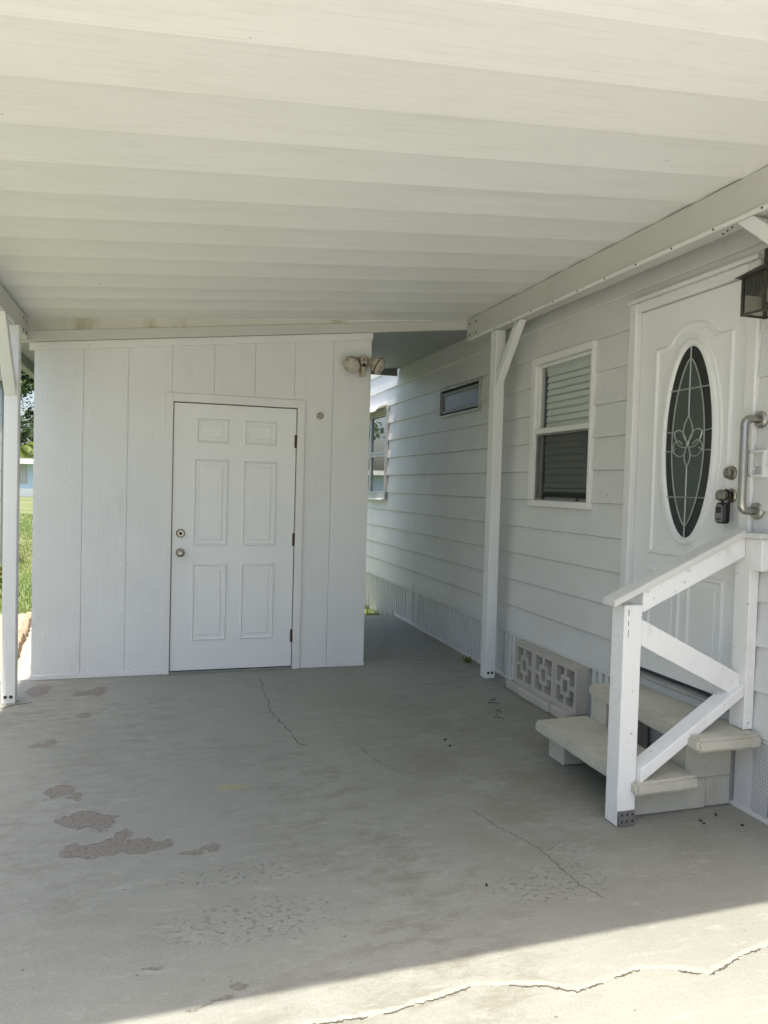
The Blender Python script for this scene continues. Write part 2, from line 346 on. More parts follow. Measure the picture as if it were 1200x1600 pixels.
def add_box(bm, x0, x1, y0, y1, z0, z1):
    vs = [bm.verts.new(p) for p in ((x0, y0, z0), (x1, y0, z0), (x1, y1, z0), (x0, y1, z0), (x0, y0, z1), (x1, y0, z1), (x1, y1, z1), (x0, y1, z1))]
    for f in ((0, 3, 2, 1), (4, 5, 6, 7), (0, 1, 5, 4), (1, 2, 6, 5), (2, 3, 7, 6), (3, 0, 4, 7)): bm.faces.new([vs[i] for i in f])
    return vs
def box(name, x0, x1, y0, y1, z0, z1, mat, parent=None, bevel=0.0):
    bm = B(); add_box(bm, min(x0, x1), max(x0, x1), min(y0, y1), max(y0, y1), min(z0, z1), max(z0, z1)); return fin(bm, name, mat, parent, bevel=bevel)
def add_hex(bm, pts):                        # 8 corners, bottom ring then top ring
    vs = [bm.verts.new(p) for p in pts]
    for f in ((0, 3, 2, 1), (4, 5, 6, 7), (0, 1, 5, 4), (1, 2, 6, 5), (2, 3, 7, 6), (3, 0, 4, 7)): bm.faces.new([vs[i] for i in f])
def add_prism(bm, prof, fn, a, b):           # closed profile list; fn(p, t) -> point ; extruded a..b
    A = [bm.verts.new(fn(p, a)) for p in prof]; C = [bm.verts.new(fn(p, b)) for p in prof]; k = len(prof)
    bm.faces.new(A); bm.faces.new(C[::-1])
    for i in range(k): bm.faces.new((A[i], C[i], C[(i+1) % k], A[(i+1) % k]))
def add_tube(bm, pts, r, seg=8, caps=True):
    pts = [Vector(p) for p in pts]; rings = []
    rr = r if isinstance(r, (list, tuple)) else [r]*len(pts)
    prev = None
    for i, p in enumerate(pts):
        d = (pts[min(i+1, len(pts)-1)] - pts[max(i-1, 0)]).normalized()
        ref = prev if prev is not None else (Vector((0, 0, 1)) if abs(d.z) < 0.9 else Vector((1, 0, 0)))
        s = d.cross(ref)
        if s.length < 1e-5: s = d.cross(Vector((0, 1, 0.3)))
        s.normalize(); t = s.cross(d).normalized(); prev = t
        rings.append([bm.verts.new(p + (s*math.cos(2*math.pi*k/seg) + t*math.sin(2*math.pi*k/seg))*rr[i]) for k in range(seg)])
    for i in range(len(rings)-1):
        for k in range(seg): bm.faces.new((rings[i][k], rings[i][(k+1) % seg], rings[i+1][(k+1) % seg], rings[i+1][k]))
    if caps: bm.faces.new(rings[0][::-1]); bm.faces.new(rings[-1])
def add_lathe(bm, prof, c, axis, seg=24):    # prof: (radius, distance along axis)
    c = Vector(c); a = Vector(axis).normalized()
    s = a.cross(Vector((0, 0, 1)) if abs(a.z) < 0.9 else Vector((1, 0, 0))).normalized(); t = a.cross(s)
    rings = [[bm.verts.new(c + a*h + (s*math.cos(2*math.pi*k/seg) + t*math.sin(2*math.pi*k/seg))*max(r, 1e-4)) for k in range(seg)] for r, h in prof]
    for i in range(len(rings)-1):
        for k in range(seg): bm.faces.new((rings[i][k], rings[i][(k+1) % seg], rings[i+1][(k+1) % seg], rings[i+1][k]))
    bm.faces.new(rings[0][::-1]); bm.faces.new(rings[-1])
def add_ridge(bm, path, w, h, fn, closed=True, flat=0.4):
    """moulding of width w and height h along a 2-D path; fn(u, v, out) -> point"""
    k = len(path); P = [Vector((p[0], p[1])) for p in path]; rings = []
    for i in range(k):
        a = P[(i-1) % k] if closed or i > 0 else P[i]; c = P[(i+1) % k] if closed or i < k-1 else P[i]
        d1 = (P[i]-a); d2 = (c-P[i])
        d1 = d1.normalized() if d1.length > 1e-7 else d2.normalized(); d2 = d2.normalized() if d2.length > 1e-7 else d1
        n1 = Vector((-d1.y, d1.x)); n2 = Vector((-d2.y, d2.x)); m = (n1+n2)
        m = m.normalized() if m.length > 1e-6 else n1
        s = 1/max(m.dot(n1), 0.35)
        rings.append([bm.verts.new(fn(*(P[i] + m*(s*q*w)), o)) for q, o in ((-.5, -.003), (-.5*flat, h), (.5*flat, h), (.5, -.003))])
    for i in range(k if closed else k-1):
        j = (i+1) % k
        for q in range(4): bm.faces.new((rings[i][q], rings[i][(q+1) % 4], rings[j][(q+1) % 4], rings[j][q]))
def ellipse(cy, cz, ry, rz, n=56): return [(cy + ry*math.cos(2*math.pi*i/n), cz + rz*math.sin(2*math.pi*i/n)) for i in range(n)]
def rect(a0, a1, b0, b1): return [(a0, b0), (a1, b0), (a1, b1), (a0, b1)]
def onx(x): return lambda u, v, o: (x - o, u, v)      # wall facing -x: u = y, v = z
def ony(y): return lambda u, v, o: (u, y - o, v)      # wall facing -y: u = x, v = z

# ================================================================ THE SETTING
# driveway slab (L-shaped: narrows beside the shed)
bm = B()
outline = [(-3.78, -4.62), (0.6, -4.62), (0.6, 2.25), (-3.40, 2.25), (-3.40, 0.03), (-3.78, 0.03)]
add_prism(bm, outline, lambda p, t: (p[0], p[1], t), -0.20, 0.0)
driveway = tag(fin(bm, 'driveway', 'floor', origin=(0, 0, 0)), kind='structure')
bm = B(); N = 24
v = [[bm.verts.new((-220 + 440*i/N, -120 + 420*j/N, -0.10 + (0 if -40 < -120+420*j/N < 60 else 0.0))) for j in range(N+1)] for i in range(N+1)]
for i in range(N):
    for j in range(N): bm.faces.new((v[i][j], v[i+1][j], v[i+1][j+1], v[i][j+1]))
lawn = tag(fin(bm, 'lawn', 'lawn', origin=(0, 0, -0.1)), kind='structure')
bm = B(); add_prism(bm, [(-3.70, .04), (-3.30, .04), (-3.30, 2.7), (-3.86, 2.7)], lambda p, t: (p[0], p[1], t), -.09, -.055)
tag(fin(bm, 'path', 'path', origin=(0, 0, -.09)), kind='structure')
bm = B(); add_prism(bm, [(-80, -22), (80, -22), (80, -16.05), (-80, -16.05)], lambda p, t: (p[0], p[1], t), -.12, -.06)
tag(fin(bm, 'road', 'asphalt', origin=(0, -19, -.1)), kind='structure')

bm = B(); add_prism(bm, [(-7.5, -16), (3.5, -16), (3.5, -4.63), (-7.5, -4.63)], lambda p, t: (p[0], p[1], t), -.20, -.006)
tag(fin(bm, 'bounce_apron', 'apron', origin=(-2, -10, -.006)), kind='structure')  # unseen slab added to bounce sunlight up onto the ceiling
# cracks in the slab
def ribbon(name, pix, w, z, mat, parent, jit=0.006, sub=7, off=0.0, wj=0.5):
    pts = [floor_pt(*q) for q in pix]; path = []
    for a, c in zip(pts[:-1], pts[1:]):
        for k in range(sub): path.append(a.lerp(c, k/sub) + Vector((random.uniform(-jit, jit), random.uniform(-jit, jit), 0)))
    path.append(pts[-1])
    bm = B(); rows = []
    for i, p in enumerate(path):
        d = (path[min(i+1, len(path)-1)] - path[max(i-1, 0)]); d.z = 0; d.normalize(); nrm = Vector((-d.y, d.x, 0))
        ww = w*(1 + random.uniform(-wj, wj)); end = min(1, (i+.3)/3, (len(path)-1-i+.3)/3)
        p = p + nrm*off
        rows.append((bm.verts.new((p + nrm*ww*end*.5) + Vector((0, 0, 0.0005))), bm.verts.new(p + Vector((0, 0, z))), bm.verts.new((p - nrm*ww*end*.5) + Vector((0, 0, 0.0005)))))
    for a, c in zip(rows[:-1], rows[1:]):
        bm.faces.new((a[0], a[1], c[1], c[0])); bm.faces.new((a[1], a[2], c[2], c[1]))
    return fin(bm, name, mat, parent)
big = [(455, 1606), (520, 1598), (600, 1585), (680, 1562), (735, 1542), (795, 1541), (850, 1540), (905, 1549), (960, 1529), (1000, 1515), (1060, 1516), (1110, 1523), (1140, 1505), (1165, 1492), (1200, 1479), (1260, 1455)]
ribbon('crack_filler', [(x, y-4) for x, y in big], .020, .0020, 'filler', driveway, .0025, 7, .002, .45)
for i in range(len(big)-1):
    if i in (4, 9): continue
    seg = [(x, y+random.uniform(-.5, 2.5)) for x, y in big[i:i+2]]
    if i % 3 == 1: seg[1] = (seg[0][0] + (seg[1][0]-seg[0][0])*.7, seg[0][1] + (seg[1][1]-seg[0][1])*.7)
    ribbon('crack', seg, random.uniform(.003, .0065), .0032, 'crack', driveway, .004, 16, 0.001, .98)
ribbon('crack', [(405, 1056), (412, 1082), (424, 1112), (440, 1130), (458, 1150), (470, 1163), (478, 1164)], .0048, .0012, 'crack', driveway, .012, 9)
ribbon('crack', [(315, 1170), (350, 1169), (385, 1167), (430, 1163)], .003, .0012, 'crack', driveway, .008, 8)
ribbon('crack', [(552, 1158), (575, 1178), (600, 1195), (640, 1215)], .003, .0012, 'crack', driveway, .008, 8)
ribbon('crack', [(735, 1262), (770, 1288), (800, 1303), (845, 1328), (870, 1352), (900, 1378), (945, 1405)], .0035, .0012, 'crack', driveway, .008, 9)
ribbon('crack', [(0, 1108), (12, 1105), (25, 1101), (50, 1098)], .016, .003, 'crack', driveway, .003, 4, 0, .3)  # thin dark strip across the floor at the left post base
ribbon('crack_filler', [(375, 1305), (420, 1292), (470, 1288)], .007, .0015, 'filler', driveway, .008, 5)
ribbon('crack', [(765, 1090), (780, 1105), (775, 1118), (790, 1128)], .003, .0012, 'crack', driveway, .012, 5)

# ================================================================ MOBILE HOME (wall plane x = 0, faces -x)
home = thing('mobile_home', (2.0, -1.0, 0), 'white lap-sided mobile home along the right with oval-glass door and ribbed skirting', 'house')
HY0, HY1 = -8.0, 8.0
WIN = dict(y0=-1.69, y1=-.89, z0=1.340, z1=2.400)
SW = dict(y0=.035, y1=.965, z0=2.122, z1=2.392)
FW = dict(y0=2.64, y1=4.70, z0=1.31, z1=2.385)
DR = dict(y0=-3.02, y1=-2.045, z0=.450, z1=2.530)
opens = [WIN, SW, FW, DR]
def free_spans(za, zb):
    """y-spans (with own z-range) of a course between za and zb that no opening takes away"""
    cuts = sorted(set([HY0, HY1, -5.3, 1.62, 5.4] + [o[k] for o in opens for k in ('y0', 'y1') if o['z0'] < zb-.004 and o['z1'] > za+.004]))
    out = []
    for a, c in zip(cuts[:-1], cuts[1:]):
        z0, z1 = za, zb
        for o in opens:
            if o['y0'] <= a+1e-6 and o['y1'] >= c-1e-6 and o['z0'] < zb-.004 and o['z1'] > za+.004:
                if o['z0'] > za + .03: z1 = min(z1, o['z0'])
                elif o['z1'] < zb - .03: z0 = max(z0, o['z1'])
                else: z0 = z1
        if z1 - z0 > .02: out.append((a, c, z0, z1))
    return out
CH = .2034
for k in range(13):
    zb = .366 + CH*k; zt = zb + CH
    for (a, c, z0, z1) in free_spans(zb, zt):
        xs = lambda z: -.017 + .015*(z - zb)/CH
        wob = random.uniform(-.001, .001)
        prof = [(xs(z0) + wob, z0), (xs(z0) + .004 + wob, z0 - (.004 if z0 == zb else 0)), (.012, z0), (.012, z1), (xs(z1) + wob, z1)]
        prof = [(xs(z0) + wob, z0 + .004), (xs(z0) + .005 + wob, z0), (.012, z0), (.012, z1 - .0008), (xs(z1) + wob, z1 - .0008)]
        bm = B(); add_prism(bm, prof, lambda p, t: (p[0], t, p[1]), a + .001, c - .001)
        fin(bm, 'siding_board', 'siding', home)
# wall core behind the boards, with the openings left out
bm = B()
ys = sorted(set([HY0, HY1] + [o[k] for o in opens for k in ('y0', 'y1')]))
for a, c in zip(ys[:-1], ys[1:]):
    zs = [.36]; 
    for o in sorted(opens, key=lambda o: o['z0']):
        if o['y0'] <= a+1e-6 and o['y1'] >= c-1e-6: zs += [o['z0'], o['z1']]
    zs.append(3.0)
    for z0, z1 in zip(zs[0::2], zs[1::2]):
        if z1-z0 > .01: add_box(bm, .0125, .09, a, c, z0, z1)
add_box(bm, 4.2, 4.3, HY0, HY1, 0, 3.0); add_box(bm, .09, 4.2, HY0, HY0+.1, 0, 3.0); add_box(bm, .09, 4.2, HY1-.1, HY1, 0, 3.0); add_box(bm, .09, 4.2, HY0+.1, HY1-.1, .30, .40)
fin(bm, 'wall', 'siding', home)
bm = B()
add_prism(bm, [(-.004, 3.01), (-.004, 3.09), (2.15, 3.40), (4.4, 3.09), (4.4, 3.01)], lambda p, t: (p[0], t, p[1]), HY0-.1, HY1+.1)
fin(bm, 'roof', 'roofing', home)
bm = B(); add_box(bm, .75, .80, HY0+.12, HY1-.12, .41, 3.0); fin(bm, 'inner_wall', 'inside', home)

# ribbed skirting: panels between an upper and a lower channel
def perforated():
    m, n, l, b = new_mat('perforated_panel'); p = wpos(n)
    v = n.new('ShaderNodeTexVoronoi'); v.inputs['Scale'].default_value = 105; v.inputs['Randomness'].default_value = 0.0
    l.new(mapped(n, l, p, (0, 1, .8)), v.inputs[0])
    r = ramp(n, [(0.22, (0.10, 0.10, 0.10)), (0.30, (0.62, 0.63, 0.62))]); l.new(v.outputs['Distance'], r.inputs[0]); l.new(r.outputs[0], b.inputs['Base Color']); b.inputs['Roughness'].default_value = .5
    return m
M['perf'] = perforated()
y = 7.2; idx = 0
while y > -7.2:
    w = .406; y0 = y - w; zlow = .012 if y0 < 2.2 else -.09
    kind = 'flat' if idx % 5 == 3 else 'rib'
    bm = B()
    prof = [(.040, y0+.001)]
    if kind == 'rib':
        q = 6; s = w/q
        for i in range(q):
            c0 = y0 + s*i
            prof += [(-.006, c0+.002), (-.006, c0+s*.56), (.026, c0+s*.60), (.026, c0+s*.97)]
    elif kind == 'flat':
        prof += [(.003, y0+.001), (.003, y0+w*.3), (-.005, y0+w*.32), (-.005, y0+w*.36), (.003, y0+w*.38), (.003, y-.03), (-.006, y-.028), (-.006, y-.004)]
    else:
        prof += [(-.006, y0+.001), (-.006, y0+.012), (.003, y0+.014), (.003, y-.014), (-.006, y-.012), (-.006, y-.002)]
    prof.append((.040, y-.001))
    add_prism(bm, prof, lambda p, t: (p[0], p[1], t), zlow, .352)
    fin(bm, 'skirting_panel', 'skirt', home)
    y -= w; idx += 1
for a, c in ((-.875, -.775), (-3.175, -3.085)):
    bm = B(); add_box(bm, -.0105, -.0075, a, c, .021, .352); fin(bm, 'vent_strip', 'perf', home)
box('flat_strip', -.0105, -.0075, -3.07, -2.975, .021, .352, 'skirt', home)
box('skirting_rail', -.012, .03, -7.2, 7.2, .353, .3655, 'trim', home)
box('skirting_rail', -.014, .003, -7.2, 2.25, .0, .020, 'trim', home)

# --- double-hung window with blinds and a half screen
w = WIN
def casing(parent, name, y0, y1, z0, z1, t, xo, xi, mat, bev=.003):
    bm = B()
    for a in ((y0, y1, z1-t, z1), (y0, y1, z0, z0+t), (y0, y0+t, z0+t, z1-t), (y1-t, y1, z0+t, z1-t)):
        add_box(bm, xo, xi, *a)
    return fin(bm, name, mat, parent, bevel=bev)
bm = B()
for a in ((w['y0'], w['y1'], w['z1']-.05, w['z1']), (w['y0'], w['y1'], w['z0'], w['z0']+.045), (w['y0'], w['y0']+.028, w['z0']+.045, w['z1']-.05), (w['y1']-.06, w['y1'], w['z0']+.045, w['z1']-.05)):
    add_box(bm, -.036, .05, *a)
win = fin(bm, 'window', 'trim', home, bevel=.004)
tag(win, 'white-cased sash window, blinds half dark behind a screen')
wy0, wy1, wz0, wz1 = w['y0']+.03, w['y1']-.062, w['z0']+.047, w['z1']-.052; zm = 1.875
casing(win, 'upper_sash', wy0, wy1, zm, wz1, .022, -.008, .014, 'trim', .002)
casing(win, 'lower_sash', wy0, wy1, wz0, zm-.002, .024, .014, .034, 'trim', .002)
box('meeting_rail', -.024, .015, wy0, wy1, zm-.020, zm+.014, 'trim', win, .003)
box('pane', .002, .006, wy0+.02, wy1-.02, zm+.02, wz1-.02, 'pane', win)
box('pane', .024, .028, wy0+.02, wy1-.02, wz0+.02, zm-.02, 'pane', win)
bm = B(); add_box(bm, -.006, -.004, wy0+.004, wy1-.004, wz0+.004, zm-.022); fin(bm, 'insect_screen', 'screen', win)
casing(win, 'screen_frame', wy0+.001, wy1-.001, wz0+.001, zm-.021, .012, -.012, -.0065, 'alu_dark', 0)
for yy in (wy0+.12, wy1-.14): box('screen_latch', -.020, -.012, yy, yy+.022, wz0+.004, wz0+.026, 'black', win)
box('blind_headrail', .040, .085, wy0+.005, wy1-.03, wz1-.05, wz1-.005, 'slat', win)
nsl = 18; zt = wz1 - .055; zbm = wz0 + .115
for i in range(nsl):
    zc = zt - (zt-zbm)*i/(nsl-1); bm = B()
    dy = random.uniform(-.004, .004); tl = random.uniform(-.003, .003)
    prof = [(.054, zc+.024), (.045, zc+.006+tl), (.038, zc-.026), (.040, zc-.027), (.048, zc+.006+tl), (.057, zc+.024)]
    add_prism(bm, prof, lambda p, t: (p[0], t, p[1]), wy0+.006+dy, wy1-.04+dy)
    fin(bm, 'blind_slat', 'slat', win)
box('blind_bottom_bar', .040, .060, wy0+.006, wy1-.04, zbm-.055, zbm-.032, 'slat', win)

# --- small high awning window
w = SW
sw = casing(home, 'awning_window', w['y0'], w['y1'], w['z0'], w['z1'], .020, -.030, .05, 'alu', .002)
tag(sw, 'low wide aluminium awning window with clouded pane')
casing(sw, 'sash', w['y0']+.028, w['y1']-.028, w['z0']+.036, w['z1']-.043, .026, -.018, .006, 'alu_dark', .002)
box('top_gap', -.012, .01, w['y0']+.022, w['y1']-.022, w['z1']-.040, w['z1']-.021, 'dark', sw)  # black strips here and below stand in for the unlit gaps
box('bottom_gap', -.012, .01, w['y0']+.022, w['y1']-.022, w['z0']+.021, w['z0']+.034, 'dark', sw)
box('pane', -.006, -.002, w['y0']+.05, w['y1']-.05, w['z0']+.058, w['z1']-.066, 'frosted', sw)
box('dark_backing', .02, .045, w['y0']+.021, w['y1']-.021, w['z0']+.021, w['z1']-.021, 'inside', sw)  # near-black sheet standing in for the unlit room behind

# --- far window beyond the shed, with a metal hood
w = FW
fw = casing(home, 'hooded_window', w['y0'], w['y1'], w['z0'], w['z1'], .05, -.040, .05, 'alu', .003)
tag(fw, 'tall far window under a white metal hood, glass full of reflections')
for q, (a, c) in enumerate(((w['y0']+.052, w['y0']+.72), (w['y0']+.72, w['y0']+1.38), (w['y0']+1.38, w['y1']-.052))):
    casing(fw, 'sash', a, c-.002, w['z0']+.052, 1.845, .03, -.022, .01, 'alu', .002)
    casing(fw, 'sash', a, c-.002, 1.848, w['z1']-.052, .03, -.026, .006, 'alu', .002)
    box('pane', -.004, 0, a+.03, c-.032, w['z0']+.082, 1.815, 'far_pane', fw)
    box('pane', -.008, -.004, a+.03, c-.032, 1.878, w['z1']-.082, 'far_pane', fw)
box('sill', -.07, -.018, w['y0']-.01, w['y1']+.01, w['z0']-.022, w['z0']-.001, 'trim', fw, .002)
bm = B(); add_prism(bm, [(-.018, 2.44), (-.018, 2.43), (-.12, 2.385), (-.16, 2.335), (-.172, 2.34), (-.125, 2.40)], lambda p, t: (p[0], t, p[1]), w['y0']+.08, w['y1']+.04); fin(bm, 'hood', 'white_plain', fw)

# --- front door with oval leaded glass
dy0, dy1, dz0, dz1 = -2.950, -2.115, .475, 2.478
fd = box('front_door', .004, .045, dy0+.003, dy1-.003, dz0, dz1-.004, 'door', home, .002)
tag(fd, 'white entry door with dark oval leaded glass and raised mouldings')
bm = B()
add_box(bm, -.034, .05, dy1, -2.047, .452, 2.528); add_box(bm, -.030, .05, -3.018, dy0, .452, 2.528); add_box(bm, -.030, .05, dy0+.0005, dy1-.0005, dz1, 2.528)
fin(bm, 'door_frame', 'casing', fd, bevel=.006)
bm = B(); add_box(bm, -.045, -.0345, -3.02, -2.045, 2.5285, 2.548); add_box(bm, -.044, .05, -3.015, -2.05, 2.5286, 2.542); fin(bm, 'head_cap', 'trim', fd)
box('threshold', -.05, .05, -3.016, -2.049, .438, .4515, 'alu', fd, .003)
fx = .004; cy, cz = -2.552, 1.722
bm = B(); add_ridge(bm, ellipse(cy, cz, .196, .513), .052, .020, onx(fx), flat=.35); fin(bm, 'oval_rim', 'door', fd, smooth=False)
bm = B(); add_ridge(bm, ellipse(cy, cz, .228, .546), .022, .008, onx(fx)); fin(bm, 'oval_rim', 'door', fd)
def disc(bm, rx, rz, x0, x1, n=56):
    e = ellipse(cy, cz, rx, rz, n); add_prism(bm, e, lambda p, t: (t, p[0], p[1]), x0, x1)
bm = B(); disc(bm, .176, .493, -.002, .004); og = fin(bm, 'oval_glass', 'oval_edge', fd)
bm = B()
inner = []
for i in range(41):
    t = -1 + 2*i/40; inner.append((cy + .122*(1 - t*t)**.72 if abs(t) < 1 else cy, cz + .435*t))
lens = inner + [(2*cy - u, v_) for u, v_ in inner[-2:0:-1]]
add_prism(bm, lens, lambda p, t: (t, p[0], p[1]), -.004, -.0021); fin(bm, 'oval_glass', 'oval_mid', fd)
def came(pts, r=.0042):
    bm = B(); add_tube(bm, [(-.0055, cy+u, cz+v_) for u, v_ in pts], r, 6); fin(bm, 'lead_came', 'came', fd)
def bez(p0, p1, p2, p3, n=10):
    return [tuple((1-t)**3*a + 3*(1-t)**2*t*b_ + 3*(1-t)*t*t*c + t**3*d for a, b_, c, d in zip(p0, p1, p2, p3)) for t in [i/n for i in range(n+1)]]
came([(u-cy, v_-cz) for u, v_ in lens] + [(lens[0][0]-cy, lens[0][1]-cz)])
came([(0, .49), (0, .135)]); came([(0, -.125), (0, -.49)])
for s in (1, -1):
    came([(.0, .275), (s*.145, .275)]); came([(0, -.285), (s*.145, -.285)])
    came([(s*.171, .06), (s*.118, .052), (s*.075, .062)]); came([(s*.172, -.045), (s*.118, -.045), (s*.085, -.03)])
    came(bez((0, .0), (s*.05, .03), (s*.045, .08), (0, .135)))                       # top bud
    came(bez((0, -.02), (s*.02, .05), (s*.06, .085), (s*.105, .055)))
    came(bez((s*.105, .055), (s*.10, .01), (s*.06, -.045), (0, -.02)))                # side petals
    came(bez((s*.04, -.012), (s*.07, .02), (s*.10, .02), (s*.115, -.035)))
    came(bez((s*.115, -.035), (s*.09, -.075), (s*.05, -.085), (s*.02, -.06)))
    came(bez((0, -.015), (s*.03, -.05), (s*.03, -.09), (0, -.125)))                    # lower bud
pl, pr, pb, psh, ptop = -2.832, -2.272, 1.135, 2.235, 2.330
arch = [(pr, pb), (pr, psh), (pr-.085, psh), (pr-.10, psh+.010)]
for i in range(15):
    a = math.pi*(.16 + .68*i/14); arch.append((cy + .185*math.cos(a)*1.02, psh - .055 + .15*math.sin(a)))
arch += [(pl+.10, psh+.010), (pl+.085, psh), (pl, psh), (pl, pb)]
bm = B(); add_ridge(bm, arch, .034, .011, onx(fx), flat=.3); fin(bm, 'raised_moulding', 'door', fd)
for a0, a1 in ((-2.83, -2.59), (-2.515, -2.275)):
    bm = B(); add_ridge(bm, rect(a0, a1, .62, 1.03), .032, .010, onx(fx), flat=.3); fin(bm, 'raised_moulding', 'door', fd)
    bm = B(); add_box(bm, .000, .006, a0+.045, a1-.045, .665, .985); fin(bm, 'raised_panel', 'door', fd, bevel=.003)
bm = B(); add_lathe(bm, [(.034, 0), (.034, .008), (.030, .014), (.026, .030), (.017, .034), (.012, .034)], (.004, -2.862, 1.560), (-1, 0, 0), 24); fin(bm, 'deadbolt', 'nickel', fd, smooth=False)
bm = B(); add_lathe(bm, [(.034, 0), (.034, .006), (.028, .012), (.013, .016), (.013, .034), (.024, .042), (.028, .052), (.029, .066), (.024, .078), (.012, .082)], (.004, -2.868, 1.452), (-1, 0, 0), 24); kn = fin(bm, 'door_knob', 'nickel', fd, smooth=False)

# key lock box hung from the knob
lb = thing('key_lock_box', (-.045, -2.868, 1.30), 'small black and grey key lock box hanging from the front door knob', 'lock box')
bm = B(); add_box(bm, -.066, -.024, -2.900, -2.836, 1.318, 1.418); fin(bm, 'body', 'black', lb, bevel=.010)
bm = B(); add_prism(bm, [(-2.890, 1.326), (-2.846, 1.326), (-2.842, 1.36), (-2.846, 1.400), (-2.858, 1.409), (-2.878, 1.409), (-2.890, 1.400), (-2.894, 1.36)], lambda p, t: (t, p[0], p[1]), -.0695, -.0655); fin(bm, 'face_plate', 'grey_metal', lb)
box('dial_cover', -.0715, -.0690, -2.884, -2.852, 1.368, 1.398, 'black', lb, .002)
box('name_strip', -.0708, -.0692, -2.884, -2.852, 1.336, 1.342, 'black', lb)
bm = B()
add_tube(bm, [(-.030, -2.890, 1.41), (-.030, -2.890, 1.45)] + [(-.030, -2.868 - .022*math.cos(a), 1.452 + .026*math.sin(a)) for a in [math.pi*i/8 for i in range(9)]] + [(-.030, -2.846, 1.45), (-.030, -2.846, 1.41)], .0055, 8)
fin(bm, 'shackle', 'black', lb)

# grab bar by the door
gb = thing('grab_bar', (-.03, -3.045, 1.36), 'vertical brushed steel grab bar beside the front door', 'grab bar')
bm = B(); y_ = -3.045; zt_, zb_ = 1.800, 1.385; so = .078
path = [(-.022, y_, zt_)] + [(-.022-(so-.03)-.03*math.sin(a), y_, zt_-.03+.03*math.cos(a)) for a in [math.pi/2*i/6 for i in range(7)]]
path += [(-.022-(so-.03)-.03*math.cos(a), y_, zb_+.03-.03*math.sin(a)) for a in [math.pi/2*i/6 for i in range(7)]] + [(-.022, y_, zb_)]
add_tube(bm, path, .0185, 14); fin(bm, 'bar', 'steel', gb, smooth=True)
for zz in (zt_, zb_):
    bm = B(); add_lathe(bm, [(.039, 0), (.039, .006), (.030, .013), (.018, .015)], (-.012, y_, zz), (-1, 0, 0), 24); fin(bm, 'flange', 'steel', gb)
# small square mounting frame on the siding
bm = B(); add_ridge(bm, rect(-3.082, -2.995, 1.545, 1.655), .014, .030, onx(0.0), flat=.8)
mb = fin(bm, 'mounting_frame', 'trim'); tag(mb, 'small empty white square frame on the siding right of the grab bar', 'frame')

# wall lantern
ln = thing('wall_lantern', (-.115, -3.155, 2.20), 'dark bronze glass lantern on the siding above the grab bar', 'lantern')
lx, ly, hw = -.118, -3.150, .062; z0, z1 = 2.238, 2.405
bm = B()
for sx in (-1, 1):
    for sy in (-1, 1): add_box(bm, lx+sx*hw-.006, lx+sx*hw+.006, ly+sy*hw-.006, ly+sy*hw+.006, z0, z1)
for zz in (z0, z1-.010):
    for s in (-1, 1):
        add_box(bm, lx-hw+.0065, lx+hw-.0065, ly+s*hw-.005, ly+s*hw+.005, zz+.0005, zz+.0095); add_box(bm, lx+s*hw-.005, lx+s*hw+.005, ly-hw+.0065, ly+hw-.0065, zz+.0005, zz+.0095)
fin(bm, 'cage', 'bronze', ln)
bm = B(); e = hw+.028
add_hex(bm, [(lx-e, ly-e, z1+.001), (lx+e, ly-e, z1+.001), (lx+e, ly+e, z1+.001), (lx-e, ly+e, z1+.001), (lx-.022, ly-.022, z1+.046), (lx+.022, ly-.022, z1+.046), (lx+.022, ly+.022, z1+.046), (lx-.022, ly+.022, z1+.046)])
fin(bm, 'lid', 'bronze', ln)
for s in (-1, 1):
    bm = B(); add_box(bm, lx-hw+.007, lx+hw-.007, ly+s*hw-.001, ly+s*hw+.001, z0+.010, z1-.011); fin(bm, 'pane', 'lamp_pane', ln)
    bm = B(); add_box(bm, lx+s*hw-.001, lx+s*hw+.001, ly-hw+.007, ly+hw-.007, z0+.010, z1-.011); fin(bm, 'pane', 'lamp_pane', ln)
bm = B()
for i in range(7):
    o_ = -hw + .014 + (2*hw-.028)*i/6
    for s in (-1, 1):
        add_box(bm, lx+o_-.0052, lx+o_+.0052, ly+s*(hw-.007)-.002, ly+s*(hw-.007)+.002, z1-.075, z1-.0105); add_box(bm, lx+s*(hw-.007)-.002, lx+s*(hw-.007)+.002, ly+o_-.0052, ly+o_+.0052, z1-.075, z1-.0105)
fin(bm, 'ribbed_shade', 'bronze', ln)
bm = B(); add_lathe(bm, [(.008, 0), (.012, .008), (.012, .04), (.016, .06), (.012, .085), (.003, .092)], (lx, ly, z0+.055), (0, 0, 1), 12); fin(bm, 'bulb', simple('milky_bulb', (.75, .73, .66), .2), ln)
bm = B()
for a in ((lx-.009, lx+.009, ly-.009, ly+.009, z1+.044, z1+.100), (lx-.009, -.02, ly-.009, ly+.009, z1+.1005, z1+.118)): add_box(bm, *a)
fin(bm, 'arm', 'bronze', ln, bevel=.002)
box('backplate', -.030, -.012, ly-.055, ly+.055, z1-.05, z1+.16, 'bronze', ln, .005)

